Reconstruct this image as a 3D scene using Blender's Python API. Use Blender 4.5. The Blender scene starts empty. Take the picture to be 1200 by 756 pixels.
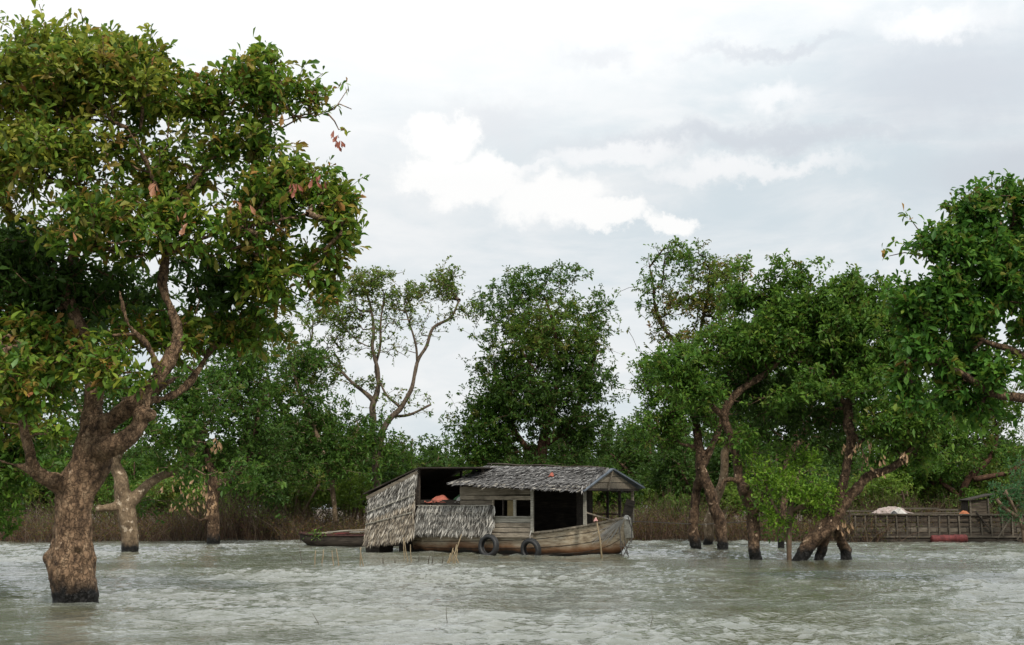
import bpy, bmesh, math, random
import numpy as np
from mathutils import Vector, Matrix, noise

# ------------------------------------------------------------------ scene, camera, sky, sun
scene = bpy.context.scene
C = scene.collection
rng = np.random.default_rng(7)
random.seed(7)
R = math.radians

CAM_H, FPX, HORIZON = 1.8, 1500.0, 595.0
PITCH = math.atan((HORIZON - 378.0) / FPX)
cam_data = bpy.data.cameras.new("camera")
cam_data.sensor_width = 36.0
cam_data.lens = 36.0 * FPX / 1200.0
cam_data.clip_end = 6000.0
cam = bpy.data.objects.new("camera", cam_data)
cam.location = (0, 0, CAM_H)
cam.rotation_euler = (math.pi / 2 + PITCH, 0, 0)
C.objects.link(cam)
scene.camera = cam

SUN_EL, SUN_AZ = R(48), R(155)          # behind the viewer, a little to the right
world = bpy.data.worlds.new("World")
scene.world = world
world.use_nodes = True
scene.view_settings.view_transform = 'Standard'
scene.view_settings.look = 'None'
scene.view_settings.exposure = 0.0
scene.view_settings.gamma = 1.0
scene.cycles.max_bounces = 6
scene.cycles.transparent_max_bounces = 8


def at(px, py, Y):
    """photograph pixel -> point of the place at distance Y"""
    u = (px - 600.0) / FPX
    v = (378.0 - py) / FPX
    cp, sp = math.cos(PITCH), math.sin(PITCH)
    t = Y / (cp - v * sp)
    return np.array((t * u, Y, CAM_H + t * (sp + v * cp)))


def ydist(py):
    """distance of the water surface seen at picture row py"""
    v = (378.0 - py) / FPX
    cp, sp = math.cos(PITCH), math.sin(PITCH)
    return -CAM_H * (cp - v * sp) / (sp + v * cp)


def build_world():
    nt = world.node_tree
    N, L = nt.nodes, nt.links
    N.clear()
    out = N.new('ShaderNodeOutputWorld')
    tc = N.new('ShaderNodeTexCoord')
    sky = N.new('ShaderNodeTexSky')
    sky.sky_type = 'NISHITA'
    sky.sun_disc = False
    sky.sun_elevation = SUN_EL
    sky.sun_rotation = SUN_AZ
    sky.dust_density = 2.0
    bg_sky = N.new('ShaderNodeBackground')
    bg_sky.inputs['Strength'].default_value = 0.09
    L.new(sky.outputs[0], bg_sky.inputs['Color'])

    def math_(op, a, b=None, clamp=False):
        m = N.new('ShaderNodeMath')
        m.operation = op
        m.use_clamp = clamp
        for i, x in enumerate((a, b)):
            if x is None:
                continue
            if isinstance(x, (int, float)):
                m.inputs[i].default_value = x
            else:
                L.new(x, m.inputs[i])
        return m.outputs[0]

    def ramp(x, lo, hi):
        m = N.new('ShaderNodeMapRange')
        m.interpolation_type = 'SMOOTHSTEP'
        L.new(x, m.inputs[0])
        m.inputs[1].default_value = lo
        m.inputs[2].default_value = hi
        return m.outputs[0]

    D = tc.outputs['Generated']
    # domain warp for ragged cloud edges
    def nz(scale, detail=6, rough=.55, vec=D, dist=0.0):
        n = N.new('ShaderNodeTexNoise')
        n.inputs['Scale'].default_value = scale
        n.inputs['Detail'].default_value = detail
        n.inputs['Roughness'].default_value = rough
        n.inputs['Distortion'].default_value = dist
        L.new(vec, n.inputs['Vector'])
        return n
    w = nz(20, 9, .66)
    sub = N.new('ShaderNodeVectorMath'); sub.operation = 'SUBTRACT'
    L.new(w.outputs['Color'], sub.inputs[0]); sub.inputs[1].default_value = (.5, .5, .5)
    scl = N.new('ShaderNodeVectorMath'); scl.operation = 'SCALE'
    L.new(sub.outputs[0], scl.inputs[0]); scl.inputs['Scale'].default_value = 0.066
    add = N.new('ShaderNodeVectorMath'); add.operation = 'ADD'
    L.new(D, add.inputs[0]); L.new(scl.outputs[0], add.inputs[1])
    W = add.outputs[0]

    def puff(px, py, rx, ry):
        d = Vector(at(px, py, 100.0) - np.array((0, 0, CAM_H))).normalized()
        s = N.new('ShaderNodeVectorMath'); s.operation = 'SUBTRACT'
        L.new(W, s.inputs[0]); s.inputs[1].default_value = d
        k = N.new('ShaderNodeVectorMath'); k.operation = 'MULTIPLY'
        L.new(s.outputs[0], k.inputs[0])
        k.inputs[1].default_value = (FPX / rx, FPX / rx, FPX / ry)
        ln = N.new('ShaderNodeVectorMath'); ln.operation = 'LENGTH'
        L.new(k.outputs[0], ln.inputs[0])
        return math_('SUBTRACT', 1.0, ln.outputs['Value'])

    def union(items):
        r = None
        for p in items:
            v = puff(*p)
            r = v if r is None else math_('MAXIMUM', r, v)
        return r
    bright = union([(515, 165, 42, 34), (498, 205, 38, 26), (560, 215, 75, 32), (645, 238, 75, 40),
                    (715, 258, 60, 22), (780, 266, 32, 16)])
    fluff = nz(34, 6, .65).outputs['Fac']
    bright = math_('ADD', bright, math_('MULTIPLY', math_('SUBTRACT', fluff, .5), .7))
    bright = math_('MULTIPLY', ramp(bright, -.10, .36), .92)
    soft = union([(720, 182, 110, 15), (880, 200, 150, 14), (905, 118, 48, 20), (1090, 25, 70, 20), (620, 192, 60, 8)])
    soft = ramp(soft, -.15, .7)
    # broad luminous veil, upper left
    veil = union([(330, -60, 640, 330)])
    veil = ramp(veil, -.15, .75)
    # grey undersides
    grey = union([(690, 65, 45, 16), (1120, 90, 170, 70), (905, 62, 120, 10), (870, 165, 300, 18), (560, 150, 90, 30), (1190, 200, 120, 60)])
    grey = ramp(grey, -.3, .9)
    # streaky cloud layer
    mp = N.new('ShaderNodeMapping')
    mp.inputs['Scale'].default_value = (1.0, 1.0, 3.2)
    L.new(D, mp.inputs['Vector'])
    layer = nz(3.6, 9, .6, mp.outputs[0], .4).outputs['Fac']
    layer = ramp(layer, .40, .60)
    fine = ramp(nz(11, 8, .6, mp.outputs[0], .6).outputs['Fac'], .35, .7)
    cov = math_('ADD', math_('MULTIPLY', layer, .62), math_('MULTIPLY', fine, .38))

    def mixc(f, a, b):
        m = N.new('ShaderNodeMix'); m.data_type = 'RGBA'
        if isinstance(f, float):
            m.inputs[0].default_value = f
        else:
            L.new(f, m.inputs[0])
        for i, x in ((6, a), (7, b)):
            if isinstance(x, tuple):
                m.inputs[i].default_value = (*x, 1)
            else:
                L.new(x, m.inputs[i])
        return m.outputs[2]
    col = mixc(cov, (.69, .77, .815), (.93, .94, .945))
    col = mixc(math_('MULTIPLY', grey, .9), col, (.66, .70, .75))
    col = mixc(math_('MULTIPLY', veil, .72), col, (1.03, 1.03, 1.02))
    col = mixc(math_('MULTIPLY', soft, .75), col, (1.0, 1.0, 1.0))
    col = mixc(bright, col, (1.07, 1.06, 1.04))
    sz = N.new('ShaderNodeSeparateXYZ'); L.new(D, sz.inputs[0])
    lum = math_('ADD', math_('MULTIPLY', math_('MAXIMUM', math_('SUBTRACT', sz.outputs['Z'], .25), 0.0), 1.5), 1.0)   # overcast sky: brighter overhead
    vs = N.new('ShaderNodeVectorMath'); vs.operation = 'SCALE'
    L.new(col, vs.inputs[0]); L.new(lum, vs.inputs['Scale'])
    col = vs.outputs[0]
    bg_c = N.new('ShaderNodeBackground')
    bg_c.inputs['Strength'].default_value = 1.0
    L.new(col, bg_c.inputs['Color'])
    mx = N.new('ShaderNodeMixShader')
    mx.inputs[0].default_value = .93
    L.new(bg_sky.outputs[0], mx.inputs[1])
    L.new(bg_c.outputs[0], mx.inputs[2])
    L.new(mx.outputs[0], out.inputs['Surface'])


build_world()
sun_d = bpy.data.lights.new("sun", 'SUN')
sun_d.energy = 3.6
sun_d.angle = R(7)
sun_d.color = (1.0, .95, .86)
sun = bpy.data.objects.new("sun", sun_d)
_sd = Vector((math.sin(SUN_AZ) * math.cos(SUN_EL), math.cos(SUN_AZ) * math.cos(SUN_EL), math.sin(SUN_EL)))
sun.rotation_euler = _sd.to_track_quat('Z', 'Y').to_euler()
sun.location = (0, 0, 60)
C.objects.link(sun)


# ------------------------------------------------------------------ materials
def new_mat(name):
    m = bpy.data.materials.new(name)
    m.use_nodes = True
    nt = m.node_tree
    p = nt.nodes['Principled BSDF']
    return m, nt, nt.nodes, nt.links, p


def leaf_material(name, trans=.42, rough=.5):
    m, nt, N, L, p = new_mat(name)
    a = N.new('ShaderNodeAttribute'); a.attribute_name = 'tint'
    p.inputs['Roughness'].default_value = rough
    p.inputs['Specular IOR Level'].default_value = .22
    L.new(a.outputs['Color'], p.inputs['Base Color'])
    t = N.new('ShaderNodeBsdfTranslucent')
    hs = N.new('ShaderNodeHueSaturation')
    hs.inputs['Hue'].default_value = .487
    hs.inputs['Value'].default_value = 1.25
    L.new(a.outputs['Color'], hs.inputs['Color'])
    L.new(hs.outputs[0], t.inputs['Color'])
    mx = N.new('ShaderNodeMixShader'); mx.inputs[0].default_value = trans
    L.new(p.outputs[0], mx.inputs[1]); L.new(t.outputs[0], mx.inputs[2])
    L.new(mx.outputs[0], N['Material Output'].inputs['Surface'])
    return m


def flat_leaf_material(name, col):
    m, nt, N, L, p = new_mat(name)
    n = N.new('ShaderNodeTexNoise'); n.inputs['Scale'].default_value = 9
    tc = N.new('ShaderNodeTexCoord'); L.new(tc.outputs['Object'], n.inputs['Vector'])
    r = N.new('ShaderNodeValToRGB')
    r.color_ramp.elements[0].color = (*[c * .6 for c in col], 1)
    r.color_ramp.elements[1].color = (*[min(1, c * 1.4) for c in col], 1)
    L.new(n.outputs['Fac'], r.inputs[0]); L.new(r.outputs[0], p.inputs['Base Color'])
    p.inputs['Roughness'].default_value = .5
    return m


def bark_material(name, c_dark, c_mid, c_light, wet=.38, lich=.62, bump=.5, scale=1.0):
    m, nt, N, L, p = new_mat(name)
    geo = N.new('ShaderNodeNewGeometry')
    P = geo.outputs['Position']
    mp = N.new('ShaderNodeMapping'); mp.inputs['Scale'].default_value = (3.2 * scale, 3.2 * scale, 1.7 * scale)
    L.new(P, mp.inputs['Vector'])
    n1 = N.new('ShaderNodeTexNoise'); n1.inputs['Scale'].default_value = 2.2; n1.inputs['Detail'].default_value = 9
    n1.inputs['Roughness'].default_value = .68
    L.new(mp.outputs[0], n1.inputs['Vector'])
    r = N.new('ShaderNodeValToRGB')
    r.color_ramp.elements[0].position = .33; r.color_ramp.elements[0].color = (*c_dark, 1)
    e = r.color_ramp.elements.new(.52); e.color = (*c_mid, 1)
    r.color_ramp.elements[2].position = .75; r.color_ramp.elements[2].color = (*c_light, 1)
    L.new(n1.outputs['Fac'], r.inputs[0])
    # pale flaked patches
    n2 = N.new('ShaderNodeTexNoise'); n2.inputs['Scale'].default_value = 4.2 * scale; n2.inputs['Detail'].default_value = 7; n2.inputs['Roughness'].default_value = .6
    n2.inputs['Distortion'].default_value = .15
    L.new(P, n2.inputs['Vector'])
    mr = N.new('ShaderNodeMapRange'); mr.inputs[1].default_value = lich; mr.inputs[2].default_value = lich + .05
    L.new(n2.outputs['Fac'], mr.inputs[0])
    mx = N.new('ShaderNodeMix'); mx.data_type = 'RGBA'
    L.new(mr.outputs[0], mx.inputs[0]); L.new(r.outputs[0], mx.inputs[6])
    mx.inputs[7].default_value = (c_light[0] * 1.5, c_light[1] * 1.55, c_light[2] * 1.7, 1)
    # soaked band above the water line
    sx = N.new('ShaderNodeSeparateXYZ'); L.new(P, sx.inputs[0])
    n3 = N.new('ShaderNodeTexNoise'); n3.inputs['Scale'].default_value = 4; n3.inputs['Detail'].default_value = 4
    L.new(P, n3.inputs['Vector'])
    ma = N.new('ShaderNodeMath'); ma.operation = 'MULTIPLY_ADD'
    L.new(n3.outputs['Fac'], ma.inputs[0]); ma.inputs[1].default_value = .5
    L.new(sx.outputs['Z'], ma.inputs[2])
    w = N.new('ShaderNodeMapRange'); w.inputs[1].default_value = wet + .02; w.inputs[2].default_value = wet + .36
    L.new(ma.outputs[0], w.inputs[0])
    mx2 = N.new('ShaderNodeMix'); mx2.data_type = 'RGBA'
    L.new(w.outputs[0], mx2.inputs[0]); mx2.inputs[6].default_value = (.006, .005, .004, 1)
    L.new(mx.outputs[2], mx2.inputs[7])
    L.new(mx2.outputs[2], p.inputs['Base Color'])
    rr = N.new('ShaderNodeMapRange'); L.new(w.outputs[0], rr.inputs[0])
    rr.inputs[3].default_value = .45; rr.inputs[4].default_value = .88
    L.new(rr.outputs[0], p.inputs['Roughness'])
    p.inputs['Specular IOR Level'].default_value = .25
    b = N.new('ShaderNodeBump'); b.inputs['Strength'].default_value = bump; b.inputs['Distance'].default_value = .05
    n4 = N.new('ShaderNodeTexNoise'); n4.inputs['Scale'].default_value = 14 * scale; n4.inputs['Detail'].default_value = 6
    L.new(P, n4.inputs['Vector'])
    vo = N.new('ShaderNodeTexVoronoi'); vo.feature = 'DISTANCE_TO_EDGE'; vo.inputs['Scale'].default_value = 3.4
    va = N.new('ShaderNodeVectorMath'); va.operation = 'MULTIPLY_ADD'
    L.new(n4.outputs['Color'], va.inputs[0]); va.inputs[1].default_value = (.5, .5, .5); L.new(mp.outputs[0], va.inputs[2])
    L.new(va.outputs[0], vo.inputs['Vector'])
    cr = N.new('ShaderNodeMapRange'); cr.inputs[1].default_value = 0; cr.inputs[2].default_value = .09; cr.inputs[3].default_value = 0; cr.inputs[4].default_value = 1
    L.new(vo.outputs['Distance'], cr.inputs[0])
    ad0 = N.new('ShaderNodeMath'); ad0.operation = 'ADD'; L.new(cr.outputs[0], ad0.inputs[0]); L.new(n4.outputs['Fac'], ad0.inputs[1])
    ad = N.new('ShaderNodeMath'); ad.operation = 'ADD'
    L.new(n1.outputs['Fac'], ad.inputs[0]); L.new(ad0.outputs[0], ad.inputs[1])
    L.new(ad.outputs[0], b.inputs['Height']); L.new(b.outputs[0], p.inputs['Normal'])
    return m


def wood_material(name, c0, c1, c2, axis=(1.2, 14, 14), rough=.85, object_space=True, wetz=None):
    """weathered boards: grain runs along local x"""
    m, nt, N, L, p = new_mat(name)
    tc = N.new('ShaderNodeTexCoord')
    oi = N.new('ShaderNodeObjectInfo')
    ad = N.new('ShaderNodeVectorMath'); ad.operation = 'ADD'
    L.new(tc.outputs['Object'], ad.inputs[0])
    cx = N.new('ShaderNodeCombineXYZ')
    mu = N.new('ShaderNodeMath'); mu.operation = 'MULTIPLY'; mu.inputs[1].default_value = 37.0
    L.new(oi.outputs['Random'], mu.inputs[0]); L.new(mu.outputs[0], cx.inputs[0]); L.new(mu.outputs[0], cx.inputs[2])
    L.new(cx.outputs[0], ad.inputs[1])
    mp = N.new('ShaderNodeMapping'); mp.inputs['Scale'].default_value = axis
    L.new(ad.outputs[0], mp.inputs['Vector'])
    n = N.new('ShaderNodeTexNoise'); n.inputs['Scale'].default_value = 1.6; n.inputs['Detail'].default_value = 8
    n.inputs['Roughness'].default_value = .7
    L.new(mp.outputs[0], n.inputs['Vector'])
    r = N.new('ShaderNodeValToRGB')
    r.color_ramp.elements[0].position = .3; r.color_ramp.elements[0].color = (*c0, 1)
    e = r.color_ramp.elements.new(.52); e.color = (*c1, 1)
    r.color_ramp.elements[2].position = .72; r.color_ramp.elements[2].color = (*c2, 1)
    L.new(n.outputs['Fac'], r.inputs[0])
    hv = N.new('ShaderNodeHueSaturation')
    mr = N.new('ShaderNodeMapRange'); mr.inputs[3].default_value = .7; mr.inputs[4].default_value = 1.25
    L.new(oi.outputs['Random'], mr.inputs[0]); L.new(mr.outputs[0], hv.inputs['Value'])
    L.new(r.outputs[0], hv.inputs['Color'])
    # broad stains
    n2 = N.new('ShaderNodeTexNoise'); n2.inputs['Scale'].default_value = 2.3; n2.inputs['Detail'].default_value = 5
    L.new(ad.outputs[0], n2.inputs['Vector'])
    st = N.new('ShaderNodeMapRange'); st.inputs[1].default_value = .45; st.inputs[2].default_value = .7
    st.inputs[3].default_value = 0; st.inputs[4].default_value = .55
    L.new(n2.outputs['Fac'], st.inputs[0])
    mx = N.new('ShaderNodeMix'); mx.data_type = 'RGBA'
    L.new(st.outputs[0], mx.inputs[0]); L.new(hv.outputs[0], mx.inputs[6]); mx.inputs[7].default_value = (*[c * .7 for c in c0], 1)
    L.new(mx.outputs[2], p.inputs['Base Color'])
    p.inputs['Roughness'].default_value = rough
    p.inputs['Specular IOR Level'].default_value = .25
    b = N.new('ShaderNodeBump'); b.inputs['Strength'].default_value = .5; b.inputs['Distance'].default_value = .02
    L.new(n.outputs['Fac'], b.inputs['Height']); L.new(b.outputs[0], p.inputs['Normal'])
    return m


def plain_material(name, col, rough=.7, var=.25, scale=6, metallic=0.0):
    m, nt, N, L, p = new_mat(name)
    tc = N.new('ShaderNodeTexCoord')
    n = N.new('ShaderNodeTexNoise'); n.inputs['Scale'].default_value = scale; n.inputs['Detail'].default_value = 7
    n.inputs['Roughness'].default_value = .65
    L.new(tc.outputs['Object'], n.inputs['Vector'])
    r = N.new('ShaderNodeValToRGB')
    r.color_ramp.elements[0].position = .3; r.color_ramp.elements[1].position = .7
    r.color_ramp.elements[0].color = (*[c * (1 - var) for c in col], 1)
    r.color_ramp.elements[1].color = (*[min(1, c * (1 + var)) for c in col], 1)
    L.new(n.outputs['Fac'], r.inputs[0]); L.new(r.outputs[0], p.inputs['Base Color'])
    p.inputs['Roughness'].default_value = rough
    p.inputs['Metallic'].default_value = metallic
    b = N.new('ShaderNodeBump'); b.inputs['Strength'].default_value = .25; b.inputs['Distance'].default_value = .01
    L.new(n.outputs['Fac'], b.inputs['Height']); L.new(b.outputs[0], p.inputs['Normal'])
    return m


def hull_material(name):
    """old varnished planking: tan above, rust-orange stain, black at the water"""
    m, nt, N, L, p = new_mat(name)
    tc = N.new('ShaderNodeTexCoord')
    mp = N.new('ShaderNodeMapping'); mp.inputs['Scale'].default_value = (1.0, 5, 7)
    L.new(tc.outputs['Object'], mp.inputs['Vector'])
    n = N.new('ShaderNodeTexNoise'); n.inputs['Scale'].default_value = 1.8; n.inputs['Detail'].default_value = 9; n.inputs['Roughness'].default_value = .7
    L.new(mp.outputs[0], n.inputs['Vector'])
    r = N.new('ShaderNodeValToRGB')
    r.color_ramp.elements[0].position = .32; r.color_ramp.elements[0].color = (.10, .065, .035, 1)
    e = r.color_ramp.elements.new(.5); e.color = (.32, .255, .17, 1)
    r.color_ramp.elements[2].position = .7; r.color_ramp.elements[2].color = (.46, .40, .30, 1)
    L.new(n.outputs['Fac'], r.inputs[0])
    # patches of bare brown
    n2 = N.new('ShaderNodeTexNoise'); n2.inputs['Scale'].default_value = 1.1; n2.inputs['Detail'].default_value = 5
    L.new(tc.outputs['Object'], n2.inputs['Vector'])
    sx = N.new('ShaderNodeSeparateXYZ'); L.new(tc.outputs['Object'], sx.inputs[0])
    ad = N.new('ShaderNodeMath'); ad.operation = 'MULTIPLY_ADD'
    L.new(n2.outputs['Fac'], ad.inputs[0]); ad.inputs[1].default_value = .55; L.new(sx.outputs['Z'], ad.inputs[2])
    s1 = N.new('ShaderNodeMapRange'); s1.inputs[1].default_value = .48; s1.inputs[2].default_value = .78
    L.new(ad.outputs[0], s1.inputs[0])
    mx = N.new('ShaderNodeMix'); mx.data_type = 'RGBA'
    L.new(s1.outputs[0], mx.inputs[0]); mx.inputs[6].default_value = (.17, .065, .018, 1); L.new(r.outputs[0], mx.inputs[7])
    s2 = N.new('ShaderNodeMapRange'); s2.inputs[1].default_value = .36; s2.inputs[2].default_value = .56
    L.new(ad.outputs[0], s2.inputs[0])
    mx2 = N.new('ShaderNodeMix'); mx2.data_type = 'RGBA'
    L.new(s2.outputs[0], mx2.inputs[0]); mx2.inputs[6].default_value = (.008, .007, .005, 1); L.new(mx.outputs[2], mx2.inputs[7])
    L.new(mx2.outputs[2], p.inputs['Base Color'])
    p.inputs['Roughness'].default_value = .55
    b = N.new('ShaderNodeBump'); b.inputs['Strength'].default_value = .4; b.inputs['Distance'].default_value = .02
    L.new(n.outputs['Fac'], b.inputs['Height']); L.new(b.outputs[0], p.inputs['Normal'])
    return m


M = {}
M['leaf'] = leaf_material('leaf_green')
M['dry'] = flat_leaf_material('dry_leaf', (.27, .165, .085))
M['rust'] = flat_leaf_material('rust_leaf', (.26, .11, .05))
M['russet'] = flat_leaf_material('russet_leaf', (.20, .05, .022))
M['leaf_a'] = flat_leaf_material('single_leaf_green', (.07, .13, .028))
M['leaf_b'] = flat_leaf_material('single_leaf_olive', (.13, .16, .035))
M['leaf_c'] = flat_leaf_material('single_leaf_rust', (.24, .10, .04))
M['bark_near'] = bark_material('bark_near', (.035, .021, .013), (.19, .118, .068), (.36, .25, .155), wet=.40, lich=.65, bump=1.0)
M['bark_pale'] = bark_material('bark_pale', (.08, .055, .034), (.20, .14, .085), (.34, .26, .17), wet=.42, lich=.60, bump=.7)
M['bark_mid'] = bark_material('bark_mid', (.018, .011, .007), (.105, .064, .037), (.28, .19, .115), wet=.50, lich=.62, bump=1.0)
M['bark_grey'] = bark_material('bark_grey', (.05, .036, .026), (.115, .085, .06), (.20, .155, .12), wet=.3, lich=.64, bump=.5)
M['bark_red'] = bark_material('bark_red', (.025, .013, .009), (.075, .038, .022), (.15, .085, .052), wet=.3, lich=.7, bump=.5)
M['twig'] = plain_material('twig_bark', (.12, .08, .05), .9, .4, 3)
M['brush'] = leaf_material('brush_twigs', .1, .8)
M['wood_grey'] = wood_material('weathered_board', (.085, .07, .052), (.24, .20, .15), (.38, .33, .255))
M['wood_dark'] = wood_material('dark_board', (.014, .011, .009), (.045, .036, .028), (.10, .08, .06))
M['wood_pale'] = wood_material('pale_board', (.14, .125, .10), (.30, .28, .23), (.46, .43, .37))
M['wood_barge'] = wood_material('barge_board', (.02, .015, .011), (.062, .048, .034), (.15, .12, .088))
M['wood_rib'] = wood_material('barge_rib', (.045, .037, .028), (.10, .084, .063), (.19, .16, .125))
M['hull'] = hull_material('hull_planking')
M['rubber'] = plain_material('tyre_rubber', (.018, .018, .018), .6, .4, 9)
M['blue'] = plain_material('faded_blue_sheet', (.085, .10, .12), .6, .35, 5)
M['red'] = plain_material('faded_red_paint', (.10, .016, .014), .8, .6, 7)
M['redcloth'] = plain_material('orange_red_cloth', (.30, .085, .055), .85, .4, 4)
M['orange'] = plain_material('orange_cloth', (.30, .10, .04), .85, .3, 4)
M['white'] = plain_material('dirty_white_cloth', (.40, .38, .35), .85, .25, 5)
M['tarp'] = plain_material('faded_pink_tarp', (.26, .205, .18), .8, .5, 5)
M['reed'] = plain_material('dry_reed', (.20, .15, .085), .8, .3, 8)
M['reed_dark'] = plain_material('dead_stem', (.06, .05, .035), .8, .3, 8)
M['rope'] = plain_material('dark_rope', (.05, .045, .04), .8, .3, 12)
M['brown'] = plain_material('brown_mud', (.085, .06, .038), .9, .4, 1.3)


# ------------------------------------------------------------------ helpers
def tag(o, label=None, cat=None, group=None, kind=None):
    if label: o['label'] = label
    if cat: o['category'] = cat
    if group: o['group'] = group
    if kind: o['kind'] = kind
    return o


def empty(name, loc, label=None, cat=None, group=None, rz=0.0):
    o = bpy.data.objects.new(name, None)
    o.location = loc
    o.rotation_euler = (0, 0, rz)
    o.empty_display_size = .3
    C.objects.link(o)
    return tag(o, label, cat, group)


def mesh_np(name, verts, faces_idx, face_len, mat, parent=None, tint=None, smooth=False, link=True):
    """verts (n,3); faces_idx flat index array; face_len int or array"""
    me = bpy.data.meshes.new(name)
    verts = np.asarray(verts, np.float32)
    faces_idx = np.asarray(faces_idx, np.int32).ravel()
    nf = len(faces_idx) // face_len if isinstance(face_len, int) else len(face_len)
    tot = np.full(nf, face_len, np.int32) if isinstance(face_len, int) else np.asarray(face_len, np.int32)
    st = np.concatenate(([0], np.cumsum(tot)[:-1])).astype(np.int32)
    me.vertices.add(len(verts)); me.vertices.foreach_set('co', verts.ravel())
    me.loops.add(len(faces_idx)); me.loops.foreach_set('vertex_index', faces_idx)
    me.polygons.add(nf); me.polygons.foreach_set('loop_start', st); me.polygons.foreach_set('loop_total', tot)
    if smooth:
        me.polygons.foreach_set('use_smooth', np.ones(nf, bool))
    if tint is not None:
        at_ = me.attributes.new('tint', 'FLOAT_COLOR', 'POINT')
        c = np.ones((len(verts), 4), np.float32); c[:, :3] = tint
        at_.data.foreach_set('color', c.ravel())
    me.update(); me.validate()
    if mat: me.materials.append(mat)
    if not link:
        return me
    o = bpy.data.objects.new(name, me)
    C.objects.link(o)
    if parent: o.parent = parent
    return o


class MB:
    """collects boxes, bars and tubes into one mesh"""
    def __init__(s):
        s.bm = bmesh.new()

    def box(s, c, size, rot=None, taper=None, jit=0.0):
        m = Matrix.Translation(Vector(c))
        if rot is not None: m = m @ rot.to_4x4()
        vs = bmesh.ops.create_cube(s.bm, size=1.0)['verts']
        for v in vs:
            k = 1.0
            if taper and v.co.z > 0: k = taper
            v.co = Vector((v.co.x * size[0] * k, v.co.y * size[1] * k, v.co.z * size[2]))
            if jit: v.co += Vector((random.uniform(-jit, jit) for _ in range(3)))
            v.co = m @ v.co
        return s

    def bar(s, a, b, w, h=None, up=(0, 0, 1)):
        a, b = Vector(a), Vector(b)
        h = h or w
        d = b - a
        L = d.length
        x = d.normalized()
        u = Vector(up)
        if abs(x.dot(u)) > .95: u = Vector((0, 1, 0))
        y = u.cross(x).normalized(); z = x.cross(y)
        rot = Matrix((x, y, z)).transposed()
        return s.box((a + b) / 2, (L, w, h), rot)

    def tube(s, pts, r, n=8, caps=True):
        pts = [Vector(p) for p in pts]
        rs = r if isinstance(r, (list, tuple)) else [r] * len(pts)
        rings = []
        ref = Vector((.31, .91, .17)).normalized()
        for i, p in enumerate(pts):
            t = (pts[min(i + 1, len(pts) - 1)] - pts[max(i - 1, 0)]).normalized()
            rf = ref if abs(t.dot(ref)) < .95 else Vector((0, 0, 1))
            u = t.cross(rf).normalized(); v = t.cross(u)
            rings.append([s.bm.verts.new(p + (u * math.cos(2 * math.pi * k / n) + v * math.sin(2 * math.pi * k / n)) * rs[i]) for k in range(n)])
        for i in range(len(pts) - 1):
            for k in range(n):
                s.bm.faces.new((rings[i][k], rings[i][(k + 1) % n], rings[i + 1][(k + 1) % n], rings[i + 1][k]))
        if caps:
            s.bm.faces.new(rings[0][::-1]); s.bm.faces.new(rings[-1])
        return s

    def quad(s, *p):
        s.bm.faces.new([s.bm.verts.new(Vector(q)) for q in p])
        return s

    def build(s, name, mat, parent=None, smooth=False, bevel=0.0):
        if bevel:
            bmesh.ops.bevel(s.bm, geom=[e for e in s.bm.edges], offset=bevel, segments=1, affect='EDGES')
        bmesh.ops.recalc_face_normals(s.bm, faces=s.bm.faces)
        me = bpy.data.meshes.new(name)
        s.bm.to_mesh(me); s.bm.free()
        if smooth:
            for p in me.polygons: p.use_smooth = True
        me.materials.append(mat)
        o = bpy.data.objects.new(name, me)
        C.objects.link(o)
        if parent: o.parent = parent
        return o


def nrm(a):
    return a / np.maximum(np.linalg.norm(a, axis=-1, keepdims=True), 1e-9)


def segs_mesh(P0, P1, T0, T1, r0, r1, n):
    """prisms between shared rings"""
    ref = np.array((.31, .87, .21)); ref /= np.linalg.norm(ref)
    def ring(P, T, r):
        u = nrm(np.cross(T, ref)); v = np.cross(T, u)
        a = np.arange(n) * 2 * math.pi / n
        return P[:, None] + r[:, None, None] * (u[:, None] * np.cos(a)[None, :, None] + v[:, None] * np.sin(a)[None, :, None])
    A, B = ring(P0, T0, r0), ring(P1, T1, r1)
    V = np.concatenate((A, B), 1).reshape(-1, 3)
    N = len(P0)
    k = np.arange(n); k2 = (k + 1) % n
    f = np.stack((k, k2, k2 + n, k + n), 1)
    F = (np.arange(N)[:, None, None] * 2 * n + f[None]).reshape(-1)
    return V, F


def catmull(pts, rad, step):
    """dense polyline through pts with radii"""
    pts = [np.asarray(p, float) for p in pts]
    P = [2 * pts[0] - pts[1]] + pts + [2 * pts[-1] - pts[-2]]
    Rr = [rad[0]] + list(rad) + [rad[-1]]
    out, rr = [], []
    for i in range(1, len(P) - 2):
        n = max(2, int(np.linalg.norm(P[i + 1] - P[i]) / step))
        for k in range(n):
            t = k / n
            a, b, c, d = P[i - 1], P[i], P[i + 1], P[i + 2]
            out.append(.5 * ((2 * b) + (-a + c) * t + (2 * a - 5 * b + 4 * c - d) * t * t + (-a + 3 * b - 3 * c + d) * t ** 3))
            rr.append(Rr[i] * (1 - t) + Rr[i + 1] * t)
    out.append(P[-2]); rr.append(Rr[-2])
    return np.array(out), np.array(rr)


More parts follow.
